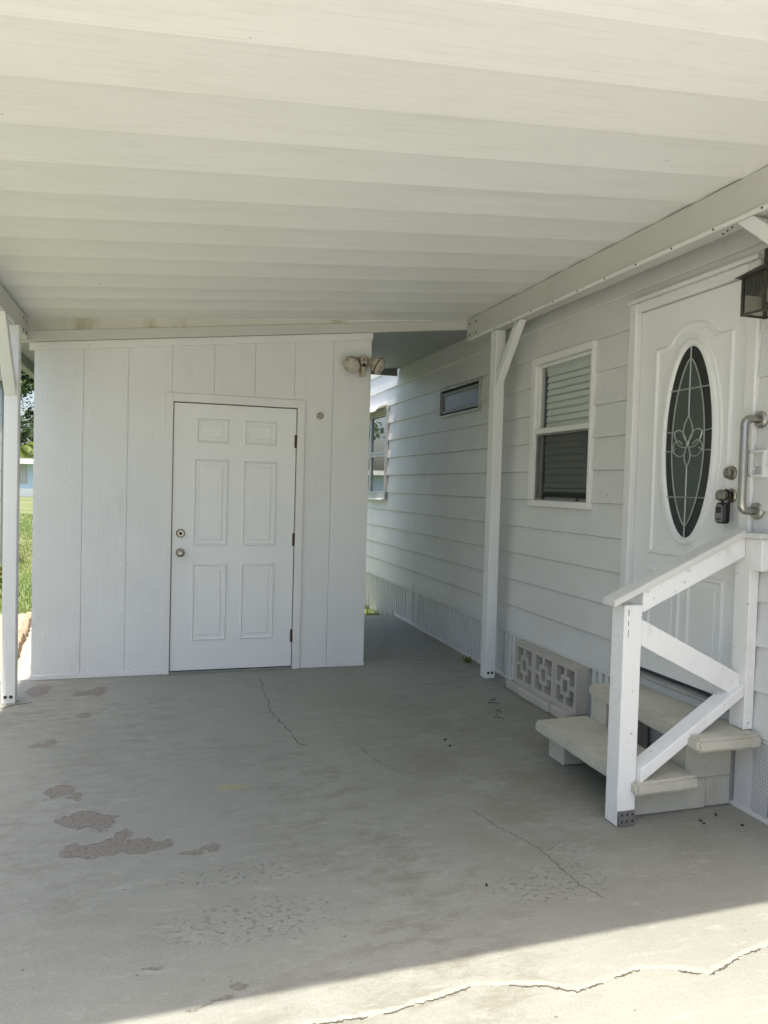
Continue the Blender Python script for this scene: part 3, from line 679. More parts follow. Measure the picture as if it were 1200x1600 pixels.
# ================================================================ SHED (front plane y = 0, faces -y)
SX0, SX1, SY1 = -3.457, -.990, 2.35
def sroof(x): return 2.775 + (x + .144)*.1125          # underside of the lean-to roof
shed = thing('storage_shed', (-2.2, 1.1, 0), 'white vertical-plank storage shed with six-panel door at the back of the carport', 'shed')
gro = [-1.3 - .305*k for k in range(8)]
edges = sorted([SX0+.002, SX1-.002] + [g for g in gro if SX0+.03 < g < SX1-.03])
ODX0, ODX1, ODZ = -2.560, -1.522, 2.100                 # rough opening under the casing
for a, c in zip(edges[:-1], edges[1:]):
    g = .0010; q = random.uniform(-.0012, .0012); top = lambda x: sroof(x)-.004; o0, o1, oz = ODX0+.02, ODX1-.02, ODZ-.02
    a += g; c -= g
    if c <= o0 or a >= o1: poly = [(a, .012), (c, .012), (c, top(c)), (a, top(a))]
    elif a < o0: poly = [(a, .012), (o0, .012), (o0, oz), (c, oz), (c, top(c)), (a, top(a))]
    elif c > o1: poly = [(a, oz), (o1, oz), (o1, .012), (c, .012), (c, top(c)), (a, top(a))]
    else: poly = [(a, oz), (c, oz), (c, top(c)), (a, top(a))]
    bm = B(); add_prism(bm, poly, lambda p, t: (p[0], t, p[1]), -.004+q, .012)
    fin(bm, 'plank', 'shed_plank', shed, bevel=.0011)
bm = B()
add_prism(bm, [(SX0+.002, .005), (ODX0+.01, .005), (ODX0+.01, sroof(ODX0)-.01), (SX0+.002, sroof(SX0)-.01)], lambda p, t: (p[0], t, p[1]), .0065, .06)
add_prism(bm, [(ODX1-.01, .005), (SX1-.002, .005), (SX1-.002, sroof(SX1)-.01), (ODX1-.01, sroof(ODX1)-.01)], lambda p, t: (p[0], t, p[1]), .0065, .06)
add_prism(bm, [(ODX0+.0105, ODZ-.01), (ODX1-.0105, ODZ-.01), (ODX1-.0105, sroof(ODX1)-.01), (ODX0+.0105, sroof(ODX0)-.01)], lambda p, t: (p[0], t, p[1]), .0065, .06)
for xx, s in ((SX0, 1), (SX1, -1)):
    x1 = xx + s*.05; xa, xb = min(xx, x1), max(xx, x1)
    add_prism(bm, [(xa, .005), (xb, .005), (xb, sroof(xb)-.012), (xa, sroof(xa)-.012)], lambda p, t: (p[0], t, p[1]), .0605, SY1)
add_box(bm, SX0+.0505, SX1-.0505, SY1-.05, SY1, .005, 2.36)
fin(bm, 'wall', 'shed_plank', shed)
bm = B(); x0, x1 = SX0+.017, ODX0+.0
add_box(bm, SX0+.001, ODX0-.008, -.012, -.0055, .002, .034); fin(bm, 'base_strip', 'shed_plank', shed, bevel=.001)
bm = B(); add_box(bm, ODX1+.006, SX1-.001, -.012, -.0055, .002, .034); fin(bm, 'base_strip', 'shed_plank', shed, bevel=.001)
bm = B(); add_prism(bm, [(SX0-.03, sroof(SX0-.03)-.062), (SX1+.004, sroof(SX1)-.062), (SX1+.004, sroof(SX1)-.006), (SX0-.03, sroof(SX0-.03)-.006)], lambda p, t: (p[0], t, p[1]), -.016, -.0055); fin(bm, 'top_strip', 'casing', shed, bevel=.002)
bm = B()
for xx in [g + d_ for g in gro for d_ in (-.03, .03, .15)]:
    if not (SX0+.02 < xx < SX1-.02): continue
    for zz in [.020, .055] + [.45 + .61*k for k in range(4)] + [sroof(xx)-.03, sroof(xx)-.09]:
        if ODX0-.02 < xx < ODX1+.02 and zz < ODZ+.01: continue
        if random.random() < .6: continue
        y_ = -.0165 if zz > sroof(xx)-.06 else (-.0125 if zz < .03 else -.0055)
        add_lathe(bm, [(.0026, 0), (.0022, .001), (.0005, .001)], (xx + random.uniform(-.006, .006), y_, zz + random.uniform(-.008, .008)), (0, -1, 0), 6)
tag(fin(bm, 'nail_heads', 'screw', shed), kind='stuff')
# lean-to roof reaching over to the home
bm = B(); add_prism(bm, [(-3.60, sroof(-3.60)), (.006, sroof(.006)), (.006, sroof(.006)+.05), (-3.60, sroof(-3.60)+.05)], lambda p, t: (p[0], t, p[1]), .0125, SY1-.05); fin(bm, 'roof', 'soffit', shed)
bm = B(); add_box(bm, -3.66, -3.601, .04, SY1, sroof(-3.6)-.085, sroof(-3.6)+.055); gt = fin(bm, 'gutter', 'gutter', shed, bevel=.006)
box('gutter_lip', -3.672, -3.662, .04, SY1, sroof(-3.6)-.03, sroof(-3.6)-.015, 'trim', gt)
box('end_trim', -1.0, -.03, SY1-.049, SY1-.02, sroof(-.5)-.03, sroof(-.5)+.06, 'gutter', shed)
# door
sd = box('door', -2.502, -1.584, -.002, .038, .022, 2.034, 'door', shed, .002); tag(sd, 'white six-panel door with rusty hinges on its right')
bm = B()
add_box(bm, -2.566, -2.507, -.024, .02, .001, 2.105); add_box(bm, -1.578, -1.518, -.024, .02, .001, 2.105); add_box(bm, -2.5065, -1.5785, -.024, .02, 2.041, 2.105)
fin(bm, 'door_casing', 'casing', sd, bevel=.004)
bm = B(); add_box(bm, -2.5065, -1.5785, .0185, .05, .004, 2.0405); fin(bm, 'gap_backing', 'dark', sd)  # dark sheet behind the slab blackens the gap around the door
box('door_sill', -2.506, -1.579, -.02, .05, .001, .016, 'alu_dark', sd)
for (a0, a1, b0, b1) in ((-2.328, -2.108, 1.752, 1.917), (-1.972, -1.744, 1.752, 1.919), (-2.344, -2.105, .979, 1.613), (-1.979, -1.738, .979, 1.610), (-2.344, -2.105, .256, .825), (-1.981, -1.742, .257, .824)):
    bm = B(); add_ridge(bm, rect(a0, a1, b0, b1), .020, .011, ony(-.002), flat=.25); fin(bm, 'raised_moulding', 'door', sd)
    bm = B(); add_box(bm, a0+.034, a1-.034, -.010, .0, b0+.034, b1-.034); fin(bm, 'raised_panel', 'door', sd, bevel=.0035)
bm = B(); add_lathe(bm, [(.033, 0), (.033, .006), (.027, .012), (.013, .016), (.013, .032), (.024, .042), (.028, .054), (.025, .066), (.012, .071)], (-2.440, -.002, .915), (0, -1, 0)); fin(bm, 'door_knob', 'nickel', sd)
bm = B(); add_lathe(bm, [(.033, 0), (.033, .007), (.026, .014), (.024, .022), (.012, .022), (.011, .018)], (-2.440, -.002, 1.060), (0, -1, 0)); fin(bm, 'deadbolt', 'nickel', sd)
bm = B(); add_lathe(bm, [(.011, 0), (.011, .005), (.002, .005)], (-2.440, -.021, 1.060), (0, -1, 0)); fin(bm, 'keyhole', 'dark', sd)
for zz in (1.783, 1.018, .262):
    bm = B(); add_tube(bm, [(-1.581, -.008, zz-.05), (-1.581, -.008, zz+.05)], .0075, 8); add_box(bm, -1.596, -1.5845, -.004, .0, zz-.05, zz+.05); fin(bm, 'hinge', 'hinge', sd)
bm = B(); add_lathe(bm, [(.030, 0), (.030, .006), (.022, .010), (.005, .011)], (-1.399, -.004, 1.992), (0, -1, 0)); ad_ = fin(bm, 'cover_disc', simple('tan_plastic', (.42, .39, .30), .5), shed)
for a in range(4): box('slot', -1.399+.013*math.cos(a*1.57+.6)-.004, -1.399+.013*math.cos(a*1.57+.6)+.004, -.0165, -.0145, 1.992+.013*math.sin(a*1.57+.6)-.004, 1.992+.013*math.sin(a*1.57+.6)+.004, 'screw', ad_)

# twin floodlight on the shed corner
fl = thing('twin_floodlight', (-1.06, -.02, 2.40), 'rust-stained twin floodlight fixture on the upper right corner of the shed', 'floodlight')
fxc, fzc = -1.080, 2.415
bm = B(); add_lathe(bm, [(.058, 0), (.058, .018), (.050, .030), (.012, .034)], (fxc, -.0075, fzc), (0, -1, 0)); fin(bm, 'base', 'flood', fl)
bm = B(); add_box(bm, fxc-.030, fxc+.030, -.115, -.040, fzc-.02, fzc+.055); add_box(bm, fxc-.026, fxc+.022, -.105, -.055, fzc-.105, fzc-.022); fin(bm, 'sensor', 'flood', fl, bevel=.010)
bm = B(); add_lathe(bm, [(.013, 0), (.013, .006), (.004, .006)], (fxc, -.113, fzc-.018), (0, -1, 0)); fin(bm, 'sensor_lens', 'dark', fl)
for s, c0, ax in ((-1, (fxc-.045, -.055, fzc+.030), (-.40, -.50, -.42)), (1, (fxc+.045, -.055, fzc+.030), (.62, -.42, -.40))):
    bm = B(); add_tube(bm, [(fxc+s*.02, -.03, fzc+.02), (fxc+s*.04, -.045, fzc+.036), c0], .016, 10); fin(bm, 'arm', 'flood', fl)
    bm = B(); add_lathe(bm, [(.018, 0), (.022, .02), (.030, .03), (.056, .075), (.068, .100), (.0690, .110), (.060, .128), (.034, .142), (.002, .147)], c0, ax, 28)
    lm = fin(bm, 'bulb', 'flood', fl, smooth=True)
    bm = B(); add_lathe(bm, [(.0665, .098), (.0708, .100), (.0708, .108), (.0665, .112)], c0, ax, 28); fin(bm, 'rim', 'flood_rim', lm)

# ================================================================ CARPORT
def croof(x): return 2.845 + (x + .19)*.0845
CX0, CX1 = -3.645, .004
car = thing('carport', (-1.9, -2.1, 0), 'white aluminium carport with long ceiling panels, boxed beams and braced posts', 'carport')
PW = .305; PY0 = -4.29
for i in range(14):
    y0 = PY0 + PW*i
    prof = [(.3030*k/12, 4*.0050*(k/12)*(1-k/12) - .003*(k/12)**2) for k in range(13)]
    dz = random.uniform(-.0015, .0015)
    lo = [(y0 + a, h + dz) for a, h in prof]; hi = [(y0+.3030, .075), (y0, .075)]
    bm = B(); add_prism(bm, lo + hi, lambda p, t: (t, p[0], croof(t) + p[1]), CX0, CX1); fin(bm, 'roof_panel', 'ceiling', car)
# front gutter and side fascias out of the picture, back boards in it
bm = B(); add_prism(bm, [(CX0, croof(CX0)-.01), (CX1, croof(CX1)-.01), (CX1, croof(CX1)+.09), (CX0, croof(CX0)+.09)], lambda p, t: (p[0], t, p[1]), PY0-.03, PY0-.002); fin(bm, 'front_fascia', 'trim', car)
bm = B(); add_prism(bm, [(CX0+.09, sroof(CX0+.09)+.076), (-.10, sroof(-.10)+.076), (-.10, croof(-.10)+.012), (CX0+.09, croof(CX0+.09)+.012)], lambda p, t: (p[0], t, p[1]), -.012, .012); fin(bm, 'back_fascia', 'fascia', car)
bm = B(); add_prism(bm, [(-3.60, sroof(-3.60)-.004), (-.10, sroof(-.10)-.004), (-.10, sroof(-.10)+.072), (-3.60, sroof(-3.60)+.072)], lambda p, t: (p[0], t, p[1]), -.030, .0115); fin(bm, 'back_trim', 'beam', car, bevel=.003)
# beams
def beam(x0, x1, zt, zb, inner):
    o = box('beam', x0, x1, PY0+.02, -.034, zb, zt, 'beam', car, .004)
    xi = x1 if inner > 0 else x0
    xa, xb = (x1+.001, x1+.012) if inner > 0 else (x0-.012, x0-.001)
    # lip along the bottom edge, with its screws
    bm = B(); add_box(bm, xa, xb, PY0+.03, -.12, zb-.004, zb+.016); lip = fin(bm, 'bottom_lip', 'trim', o, bevel=.002)
    yy = -.3
    while yy > -4.1:
        bm = B(); add_lathe(bm, [(.0055, 0), (.0045, .003), (.001, .003)], (xb if inner > 0 else xa, yy, zb+.006), (inner, 0, 0), 8); fin(bm, 'screw', 'screw', lip)
        yy -= .29
    for dy_ in (-.10, -.22):
        for f in (.25, .75):
            bm = B(); add_lathe(bm, [(.008, 0), (.007, .004), (.001, .004)], (xi, dy_ - .18*0, zb + (zt-zb)*f), (inner, 0, 0), 8); fin(bm, 'screw', 'screw', o)
    return o
RBX0, RBX1 = -.190, -.098
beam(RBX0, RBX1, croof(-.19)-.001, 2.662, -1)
LBX0, LBX1 = -3.595, -3.495
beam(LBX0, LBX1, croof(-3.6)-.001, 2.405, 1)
def post(x0, x1, y0, y1, zt, label=None, hw=True):
    o = box('post', x0, x1, y0, y1, 0.001, zt, 'post', car, .004)
    if label: tag(o, label)
    if hw:
        for q in (.3, .7):
            bm = B(); add_lathe(bm, [(.0115, 0), (.0095, .005), (.001, .005)], (x0+(x1-x0)*q, y0, .045), (0, -1, 0), 8); fin(bm, 'bolt', 'screw', o)
    return o
def brace(x0, x1, yp, zp, yb, zb, parent):
    """knee brace from post face (yp, zp) to beam underside (yb, zb), in the y-z plane"""
    t = .062; d = Vector((yb-yp, zb-zp)).normalized()
    prof = [(yp, zp), (yp, zp + t/abs(d.x)*1.0), (yb + t/abs(d.y)*(1 if yb < yp else -1), zb), (yb, zb)]
    prof = [(yp, zp), (yb, zb), (yb + t/abs(d.y)*(1 if yb < yp else -1), zb), (yp, zp + t/abs(d.x))]
    bm = B(); add_prism(bm, prof, lambda p, q: (q, p[0], p[1]), x0, x1); o = fin(bm, 'knee_brace', 'post', car, bevel=.003)
    for q in range(3):
        bm = B(); add_lathe(bm, [(.005, 0), (.004, .003), (.001, .003)], (x0, yb + .02 + q*.028, zb-.014-q*.006), (-1, 0, 0), 8); fin(bm, 'screw', 'screw', o)
    return o
pm = post(-.186, -.106, -.595, -.500, 2.661, 'slender white post near the sash window')
brace(-.182, -.128, -.596, 2.215, -.965, 2.661, pm)
pl_ = post(-3.543, -3.461, -.590, -.500, 2.404, 'white post at the left edge beside the shed')
brace(-3.541, -3.474, -.591, 1.955, -.985, 2.404, pl_)
pn = post(-.190, -.100, -3.720, -3.630, 2.661, None)
brace(-.188, -.102, -3.6295, 2.18, -3.035, 2.661, pn)
pq = post(-3.556, -3.466, -3.72, -3.63, 2.404, None)

# ================================================================ STEPS AND RAILING
st = thing('entry_steps', (-.3, -2.65, 0), 'two cream concrete steps below the front door', 'steps')
def tread(pts, z, th, name='tread'):
    bm = B(); add_prism(bm, pts, lambda p, t: (p[0], p[1], t), z-th, z)
    bmesh.ops.bevel(bm, geom=list(bm.edges), offset=.013, segments=2, affect='EDGES', clamp_overlap=True)
    bmesh.ops.triangulate(bm, faces=[f for f in bm.faces if len(f.verts) > 4])
    bmesh.ops.subdivide_edges(bm, edges=[e for e in bm.edges if e.calc_length() > .08], cuts=9, use_grid_fill=True)
    for q in bm.verts:
        k = mnoise.noise(q.co*23)*.0035 + mnoise.noise(q.co*7)*.003; q.co += Vector((k, mnoise.noise(q.co*19 + Vector((5, 0, 0)))*.003, k*.6))
    return fin(bm, name, 'steps', st)
tread([(-.628, -3.090), (-.292, -3.075), (-.292, -2.165), (-.628, -2.180)], .202, .062)
tread([(-.365, -3.150), (-.022, -3.150), (-.022, -2.200), (-.318, -2.205)], .392, .062)
box('support', -.560, -.165, -2.972, -2.815, .001, .139, 'steps', st, .006)
box('support', -.275, -.020, -2.966, -2.800, .1395, .3295, 'steps', st, .006)
box('support', -.164, -.020, -2.964, -2.815, .001, .139, 'steps', st, .006)
box('support', -.545, -.320, -2.350, -2.195, .001, .139, 'steps', st, .006)
box('support', -.300, -.020, -2.350, -2.225, .001, .329, 'steps', st, .006)

rl = thing('stair_railing', (-.35, -3.02, 0), 'white wooden stair railing with sloping top rail and crossed braces', 'railing')
fp = box('post', -.692, -.602, -3.048, -2.955, .001, .968, 'rail', rl, .004)
bm = B(); add_box(bm, -.6915, -.6025, -3.0515, -3.0483, .004, .070); fin(bm, 'post_foot', 'galv', fp)
for q in range(2):
    for r_ in range(3):
        bm = B(); add_lathe(bm, [(.006, 0), (.004, .003), (.001, .003)], (-.675+.026*r_+.006, -3.0515, .022+.030*q), (0, -1, 0), 8); fin(bm, 'nail', 'screw', fp)
for zz, hh in ((.935, .03), (.890, .022), (.845, .032)): box('paint_split', -.6725, -.6705, -3.0492, -3.0478, zz-hh/2, zz+hh/2, 'twig', fp)
rp = box('post', -.066, -.016, -3.078, -2.985, .393, 1.262, 'rail', rl, .003)
sl = (1.292-.982)/(-.085+.76)
def zr(x): return .985 + sl*(x + .745)
bm = B(); add_prism(bm, [(-.600, zr(-.60)-.118), (-.067, zr(-.067)-.118), (-.067, zr(-.067)-.020), (-.600, zr(-.60)-.020)], lambda p, t: (p[0], t, p[1]), -3.046, -3.008); fin(bm, 'top_rail', 'rail', rl, bevel=.003)
bm = B(); add_prism(bm, [(-.755, zr(-.755)-.018), (-.085, zr(-.085)-.018), (-.085, zr(-.085)+.012), (-.755, zr(-.755)+.012)], lambda p, t: (p[0], t, p[1]), -3.066, -2.975); fin(bm, 'cap_board', 'rail_top', rl, bevel=.003)
bm = B(); add_prism(bm, [(-.600, .790), (-.067, .530), (-.067, .640), (-.600, .905)], lambda p, t: (p[0], t, p[1]), -3.044, -3.006); fin(bm, 'cross_brace', 'rail', rl, bevel=.003)
bm = B(); add_prism(bm, [(-.600, .190), (-.067, .545), (-.067, .5985), (-.600, .252)], lambda p, t: (p[0], t, p[1]), -3.074, -2.985); fin(bm, 'cross_brace', 'rail', rl, bevel=.003)
box('wall_cap', -.100, -.018, -3.165, -2.935, 1.264, 1.288, 'rail_top', rl, .003)
ap = box('wall_apron', -.074, -.018, -3.150, -3.0785, 1.120, 1.263, 'rail', rl, .004)
bm = B(); add_ridge(bm, rect(-.050, -.024, 1.165, 1.205), .006, .002, ony(-3.150)); fin(bm, 'stamped_square', 'rail', ap)

# ================================================================ BREEZE BLOCKS on a brick footing
names = ['farthest pierced breeze block, beside the ribbed skirting', 'middle pierced breeze block of the row of three', 'nearest pierced breeze block, beside the entry steps']
def breeze_mesh():
    bm = B(); S = .275; H = .292; x0, x1 = 0, .088; t = .030
    def bar(a0, a1, b0, b1): add_box(bm, x0, x1, a0, a1, b0, b1)
    bar(0, S, 0, t); bar(0, S, H-t, H); bar(0, t, t, H-t); bar(S-t, S, t, H-t)
    c0, c1, d0, d1 = S*.30, S*.70, H*.28, H*.72; u = .026
    bar(c0, c1, d0, d0+u); bar(c0, c1, d1-u, d1); bar(c0, c0+u, d0+u, d1-u); bar(c1-u, c1, d0+u, d1-u)
    m_ = S/2; h_ = H/2; k = .014
    bar(m_-k, m_+k, t, d0); bar(m_-k, m_+k, d1, H-t); bar(t, c0, h_-k, h_+k); bar(c1, S-t, h_-k, h_+k)
    return bm
src = None
for i in range(3):
    yb = -.905 - .279*(i+1)
    if src is None:
        bm = breeze_mesh(); bmesh.ops.translate(bm, verts=bm.verts, vec=(-.100, yb, .062)); src = fin(bm, 'breeze_block', 'block'); o = src
    else:
        o = src.copy(); COL.objects.link(o); o.location = (src.location.x + random.uniform(-.004, .004), src.location.y - .279*i, src.location.z)
    tag(o, names[i], 'breeze block', 'pierced breeze blocks below the siding')
foot_labels = ['farthest brick of the footing under the breeze blocks', 'second brick of the footing under the breeze blocks', 'third brick of the footing under the breeze blocks', 'nearest brick of the footing under the breeze blocks']
for i in range(4):
    a = -.86 - .213*i
    o = box('footing_brick', -.150+random.uniform(-.006, .006), -.020, a-.207, a, .001, .061, 'block', None, .007)
    tag(o, foot_labels[i], 'brick', 'footing bricks under the breeze blocks')

# ================================================================ SMALL THINGS ON THE FLOOR
def litter(name, pix, ln_, r_, label, cat, group, bend=.3):
    p = floor_pt(*pix); a = random.uniform(0, 6.28); pts = []; bend *= random.uniform(-1, 1); ln_ *= random.uniform(.5, 1.2)
    for k in range(5):
        pts.append(p + Vector((math.cos(a + bend*k*.4)*ln_*k/4, math.sin(a + bend*k*.4)*ln_*k/4, r_)))
    bm = B(); add_tube(bm, pts, [r_*.6, r_, r_, r_*.8, r_*.4], 5); o = fin(bm, name, 'twig'); tag(o, label, cat, group)
for q in ((762, 1100), (775, 1092), (783, 1115), (770, 1121), (826, 1078), (838, 1092), (848, 1101)):
    litter('twig', q, .09, .0022, 'thin dry twig lying on the concrete near the breeze blocks', 'twig', 'dry twigs near the breeze blocks', .9)
for q in ((1117, 1273), (1092, 1283), (1157, 1290), (1098, 1288), (761, 1386), (693, 1157), (702, 1166)):
    litter('dry_leaf_scrap', q, .02, .005, 'tiny dark scrap of dry leaf on the open concrete floor', 'leaf scrap', 'leaf scraps on the floor', .5)
def leaf(bm, base, d, ln_, w_, droop=.25, seg=3, side=None):
    d = Vector(d).normalized(); side = Vector(side) if side is not None else d.cross(Vector((0, 0, 1)))
    side = side.normalized() if side.length > .01 else Vector((1, 0, 0)); prev = None
    for k in range(seg+1):
        t = k/seg; ww = w_*math.sin(math.pi*min(.98, t*.92+.06)); c = Vector(base) + d*ln_*t + Vector((0, 0, -droop*ln_*t*t))
        a, b_ = bm.verts.new(c + side*ww*.5), bm.verts.new(c - side*ww*.5)
        if prev: bm.faces.new((prev[0], prev[1], b_, a))
        prev = (a, b_)
# small weed at the foot of the skirting
wd = thing('weed', floor_pt(736, 1034), 'small green weed at the foot of the skirting behind the post', 'weed')
bm = B(); c = WL[wd] + Vector((-.02, 0, 0))
for k in range(26): leaf(bm, c + Vector((random.uniform(-.03, .03), random.uniform(-.04, .04), .002)), (random.uniform(-1, .2), random.uniform(-1, 1), random.uniform(.4, 1.4)), random.uniform(.03, .07), .02)
fin(bm, 'foliage', 'grass', wd)
# croton by the left post
ct = thing('croton_bush', (-3.86, -.95, -.09), 'green and red leafed croton bush at the far left by the post', 'bush')
bm = B(); st_pts = []
for k in range(7):
    a = random.uniform(0, 6.28); top = Vector((-3.86 + .20*math.cos(a), -.95 + .20*math.sin(a), random.uniform(.55, .85)))
    add_tube(bm, [(-3.86 + .03*math.cos(a), -.95 + .03*math.sin(a), -.09), tuple((Vector((-3.86, -.95, .3)) + top)*.5), top], [.012, .009, .005], 6); st_pts.append(top)
fin(bm, 'stems', 'bark', ct)
bm = B()
for top in st_pts:
    for k in range(26):
        a = random.uniform(0, 6.28); b0 = top + Vector((0, 0, -random.uniform(0, .55)))
        leaf(bm, b0, (math.cos(a), math.sin(a), random.uniform(-.1, .9)), random.uniform(.10, .17), .045, .45)
lf = floor_pt(2, 906) ; p0 = CAM + ray(-6, 908)*5.05
leaf(bm, p0, (1, -.1, .30), .105, .055, .75, 6, (0, -.6, .8))
for q in ((-8, 890, .5), (-7, 900, .9), (-9, 915, .2), (-8, 925, -.3)): leaf(bm, CAM + ray(q[0], q[1])*5.02, (.8, -.2, q[2]), .075, .05, .6, 5, (0, -.7, .7))
fin(bm, 'foliage', 'croton', ct)

# scalloped edging stones beside the path
E0 = Vector((-3.685, .60, -.085)); E1 = Vector((-3.86, 2.72, -.085)); nE = 12
sc_src = None
ORD = ['first', 'second', 'third', 'fourth', 'fifth', 'sixth', 'seventh', 'eighth', 'ninth', 'tenth', 'eleventh', 'twelfth']
for i in range(nE):
    p = E0.lerp(E1, i/(nE-1)); a = math.atan2(E1.y-E0.y, E1.x-E0.x)
    if sc_src is None:
        prof = [(-.092, 0), (.092, 0), (.092, .075)] + [(.092*math.cos(t), .075 + .055*math.sin(t)) for t in [math.pi*k/8 for k in range(1, 8)]] + [(-.092, .075)]
        bm = B(); add_prism(bm, prof, lambda q, t: (q[0], t, q[1]), -.028, .028); sc_src = fin(bm, 'edging_stone', 'edging', origin=(0, 0, 0), bevel=.006); o = sc_src
    else: o = sc_src.copy(); COL.objects.link(o)
    o.location = p; o.rotation_euler = (random.uniform(-.10, .10), random.uniform(-.06, .06), a + random.uniform(-.12, .12))
    tag(o, ('nearest' if i == 0 else 'farthest' if i == nE-1 else ORD[i]) + (' tan scalloped edging stone lining the path left of the shed' if i in (0, nE-1) else ' tan scalloped edging stone from the near end of the path'), 'edging stone', 'edging stones along the path')
bm = B(); add_prism(bm, [(-3.71, .45), (-3.885, 2.71), (-3.28, 2.71), (-3.28, 3.25), (-4.45, 3.25), (-4.30, .45)], lambda p, t: (p[0], p[1], t), -.098, -.062); tag(fin(bm, 'flower_bed', 'soil'), kind='structure')

# ================================================================ GRASS
def blades(bm, x, y, z, h, w_):
    a = random.uniform(0, 6.28); lean = random.uniform(.1, .6)*h; s = Vector((math.cos(a), math.sin(a), 0))*w_*.5; d = Vector((-math.sin(a), math.cos(a), 0))*lean
    b0 = Vector((x, y, z)); v0 = bm.verts.new(b0-s); v1 = bm.verts.new(b0+s); v2 = bm.verts.new(b0+d*.4+s*.7+Vector((0, 0, h*.6))); v3 = bm.verts.new(b0+d*.4-s*.7+Vector((0, 0, h*.6))); v4 = bm.verts.new(b0+d+Vector((0, 0, h)))
    bm.faces.new((v0, v1, v2, v3)); bm.faces.new((v3, v2, v4))
bm = B()
for k in range(42000):
    y = 2.4 + 26*random.random()**1.9; t = random.random(); xl = -3.9 - (y-2.4)*.145
    x = xl + random.uniform(-1.6, 1.9)*(1 + (y-2.4)*.05)
    if y < 3.3 and x > -4.35: continue
    if x > -3.3 and y < 2.6: continue
    blades(bm, x, y, -.102, random.uniform(.035, .085), random.uniform(.004, .008)*(1+y*.07))
for k in range(2500): blades(bm, random.uniform(-7, -3.95), random.uniform(-3.5, 2.2), -.102, random.uniform(.04, .1), .009)
for k in range(700): blades(bm, random.uniform(-.9, -.02), 2.27 + 1.6*random.random()**1.6, -.102, random.uniform(.04, .14), .008)
gr = tag(fin(bm, 'grass', 'grass', origin=(0, 0, -.1)), 'green and straw-coloured lawn grass beyond the shed', 'grass', kind='stuff')

# ================================================================ BEYOND THE LAWN
bl = thing('neighbour_house', (-15, 62, -.1), 'low pale blue house with white roof edge far across the lawn', 'house')
box('wall', -30, -4, 60, 66, -.1, 2.50, 'blue_wall', bl)
box('base_strip', -30.05, -3.95, 59.92, 59.99, -.1, .55, 'white_plain', bl)
rf = box('roof', -30.8, -3.4, 59.0, 66.8, 2.51, 2.92, 'white_plain', bl)
wn_ = box('window', -14.2, -12.4, 59.93, 59.995, 1.0, 2.35, 'alu', bl)
for k in range(9): box('shutter_slat', -14.15+.19*k, -14.03+.19*k, 59.86, 59.925, 1.05, 2.32, 'grey_wall', wn_)
wn2 = box('window', -9.4, -7.8, 59.93, 59.995, 1.0, 2.2, 'alu', bl); box('pane', -9.3, -7.9, 59.91, 59.928, 1.1, 2.1, 'frosted', wn2)

nb = thing('neighbour_cabin', (-7.2, 10.5, -.1), 'pale grey wall of the neighbouring building at the left edge behind the post', 'building')
def cabin(name, u0, u1, v0, v1, z0, z1, mat, bev=0):
    a = R(14); c = Vector((-5.10, 8.45))          # near right corner; the side wall runs away along the line of sight
    f = lambda u, v: (c.x + u*math.cos(a) - v*math.sin(a), c.y + u*math.sin(a) + v*math.cos(a))
    bm = B(); add_prism(bm, [f(u0, v0), f(u1, v0), f(u1, v1), f(u0, v1)], lambda p, t: (p[0], p[1], t), z0, z1); return fin(bm, name, mat, nb, bevel=bev)
cabin('wall', -5, 0, 0, 4, -.1, 3.05, 'grey_wall'); cabin('roof', -5.3, .04, -.2, 4.2, 3.055, 3.35, 'gutter', .01); cabin('corner_trim', -.05, .012, -.045, -.026, -.1, 3.05, 'gutter')
for k in range(6): cabin('siding_board', -5, -.055, -.025, -.001, .1+.48*k, .1+.48*k+.465, 'grey_wall')

ub = box('utility_pedestal', -6.03, -5.80, 18.35, 18.55, -.1, .36, 'white_plain', None, .02); tag(ub, 'small white utility pedestal standing on the lawn beyond the shed corner', 'pedestal')

nh = thing('sky_block_home', (-11.5, -3, -.1), 'unseen long home added across the side lawn to block sky light', 'house')  # out of view, added to cut the sky light from the left
box('wall', -13.5, -9.6, -13, 5.5, .4, 3.0, 'grey_wall', nh); box('skirt', -13.45, -9.65, -12.95, 5.45, -.1, .399, 'skirt', nh); box('roof', -13.8, -9.3, -13.3, 5.8, 3.001, 3.3, 'roofing', nh, .02)
for a in (-11, -7.5, -3.5, .5, 3.2): o = box('window', -9.599, -9.55, a, a+1.0, 1.3, 2.3, 'alu', nh); box('pane', -9.549, -9.53, a+.07, a+.93, 1.37, 2.23, 'frosted', o)
# white trailer behind the shed (seen in the far window's reflection)
wt = thing('white_trailer', (-2.6, 26, -.1), 'long white trailer home behind the shed', 'trailer')
box('wall', -5.5, .4, 24, 28, .45, 2.55, 'white_plain', wt); box('skirt', -5.45, .35, 24.05, 27.95, -.1, .449, 'grey_wall', wt); box('roof', -5.7, .6, 23.8, 28.2, 2.551, 2.72, 'roofing', wt, .02)
for a in (-4.4, -2.2, -.8): o = box('window', a, a+.8, 23.95, 23.998, 1.2, 2.0, 'alu', wt); box('pane', a+.06, a+.74, 23.93, 23.948, 1.26, 1.94, 'frosted', o)

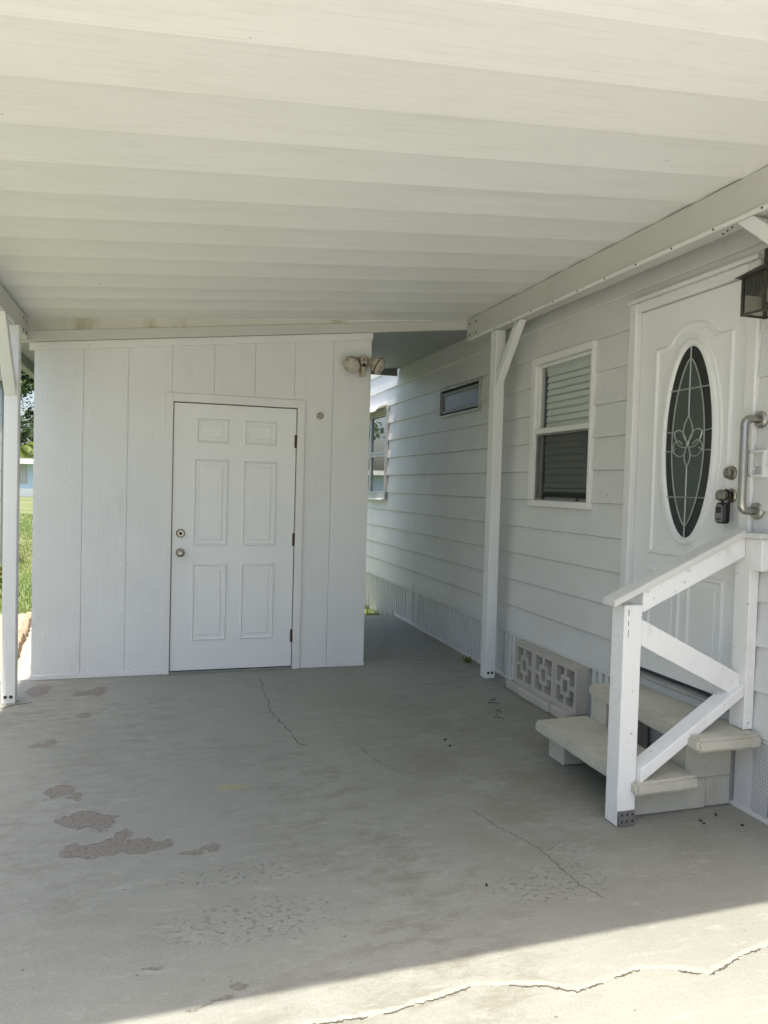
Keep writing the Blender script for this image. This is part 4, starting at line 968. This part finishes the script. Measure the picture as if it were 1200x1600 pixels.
def limb_tree(name, base, height, spread, nleaf, lsize, mat, label, seed, crown0=.35):
    rnd = random.Random(seed); t = thing(name, base, label, 'tree'); b0 = Vector(base)
    bm = B(); add_tube(bm, [b0, b0+Vector((.15, .1, height*.3)), b0+Vector((-.1, .2, height*.6)), b0+Vector((.1, 0, height*.92))], [height*.028, height*.021, height*.013, height*.004], 9)
    tips = []
    for k in range(22):
        zz = height*(crown0 + (.95-crown0)*rnd.random()); a = rnd.uniform(0, 6.28); L = spread*(1.05 - .75*((zz/height-crown0)/(1-crown0)))*rnd.uniform(.6, 1.1)
        s = b0 + Vector((0, .1, zz)); m_ = s + Vector((math.cos(a)*L*.5, math.sin(a)*L*.5, L*.22)); e_ = s + Vector((math.cos(a)*L, math.sin(a)*L, L*.30))
        add_tube(bm, [s, m_, e_], [height*.007, height*.005, height*.002], 5); tips += [m_, e_, s.lerp(e_, .75)]
    fin(bm, 'trunk', 'bark', t)
    bm = B()
    for k in range(nleaf):
        c = rnd.choice(tips) + Vector((rnd.gauss(0, spread*.13), rnd.gauss(0, spread*.13), rnd.gauss(0, spread*.09)))
        d = Vector((rnd.gauss(0, 1), rnd.gauss(0, 1), rnd.gauss(0, .6))).normalized(); s = d.cross(Vector((rnd.gauss(0, 1), rnd.gauss(0, 1), 1))).normalized(); q = lsize*rnd.uniform(.6, 1.3)
        vs = [bm.verts.new(c - d*q*.5), bm.verts.new(c + s*q*.26), bm.verts.new(c + d*q*.5), bm.verts.new(c - s*q*.26)]; bm.faces.new(vs)
    fin(bm, 'crown', mat, t); return t
limb_tree('broadleaf_tree', (-15.5, 74, -.1), 14.5, 5.5, 9000, .48, 'leaf_dark', 'tall dark sparse-leaved tree rising behind the pale blue house', 3, .30)
limb_tree('broadleaf_tree', (-9.5, 17.5, -.1), 6.6, 2.6, 5000, .16, 'leaf_dark', 'dark tree crown behind the pale grey wall at the left edge', 5, .45)
def palm(base, h, nf, L, label, seed):
    rnd = random.Random(seed); t = thing('palm_tree', base, label, 'palm'); b0 = Vector(base); top = b0 + Vector((.2, 0, h))
    bm = B(); add_tube(bm, [b0, b0+Vector((.25, 0, h*.5)), top], [.22, .16, .13], 9); fin(bm, 'trunk', 'bark', t)
    bm = B()
    for k in range(nf):
        a = rnd.uniform(0, 6.28); el = rnd.uniform(-.2, 1.3); pts = []
        for i in range(9):
            q = i/8; r_ = L*q; pts.append(top + Vector((math.cos(a)*r_*math.cos(el*.8), math.sin(a)*r_*math.cos(el*.8), r_*math.sin(el) - L*.75*q*q)))
        for i in range(8):
            d = (pts[i+1]-pts[i]).normalized(); s = d.cross(Vector((0, 0, 1)))
            s = s.normalized() if s.length > .01 else Vector((1, 0, 0)); lw = L*.26*math.sin(math.pi*(.12+.8*i/8))
            for j in range(3):
                c = pts[i].lerp(pts[i+1], j/3)
                for sg in (1, -1):
                    e_ = c + s*sg*lw + d*lw*.5 + Vector((0, 0, -lw*.45)); vs = [bm.verts.new(c - d*.03), bm.verts.new(c + d*.06), bm.verts.new(e_)]; bm.faces.new(vs)
    fin(bm, 'crown', 'frond', t); return t
palm((-14.6, 69.5, -.1), 3.9, 46, 3.0, 'bright green palm just above the pale blue house roof', 11)
palm((-3.6, 33, -.1), 3.6, 34, 2.4, 'palm standing behind the white trailer', 17)
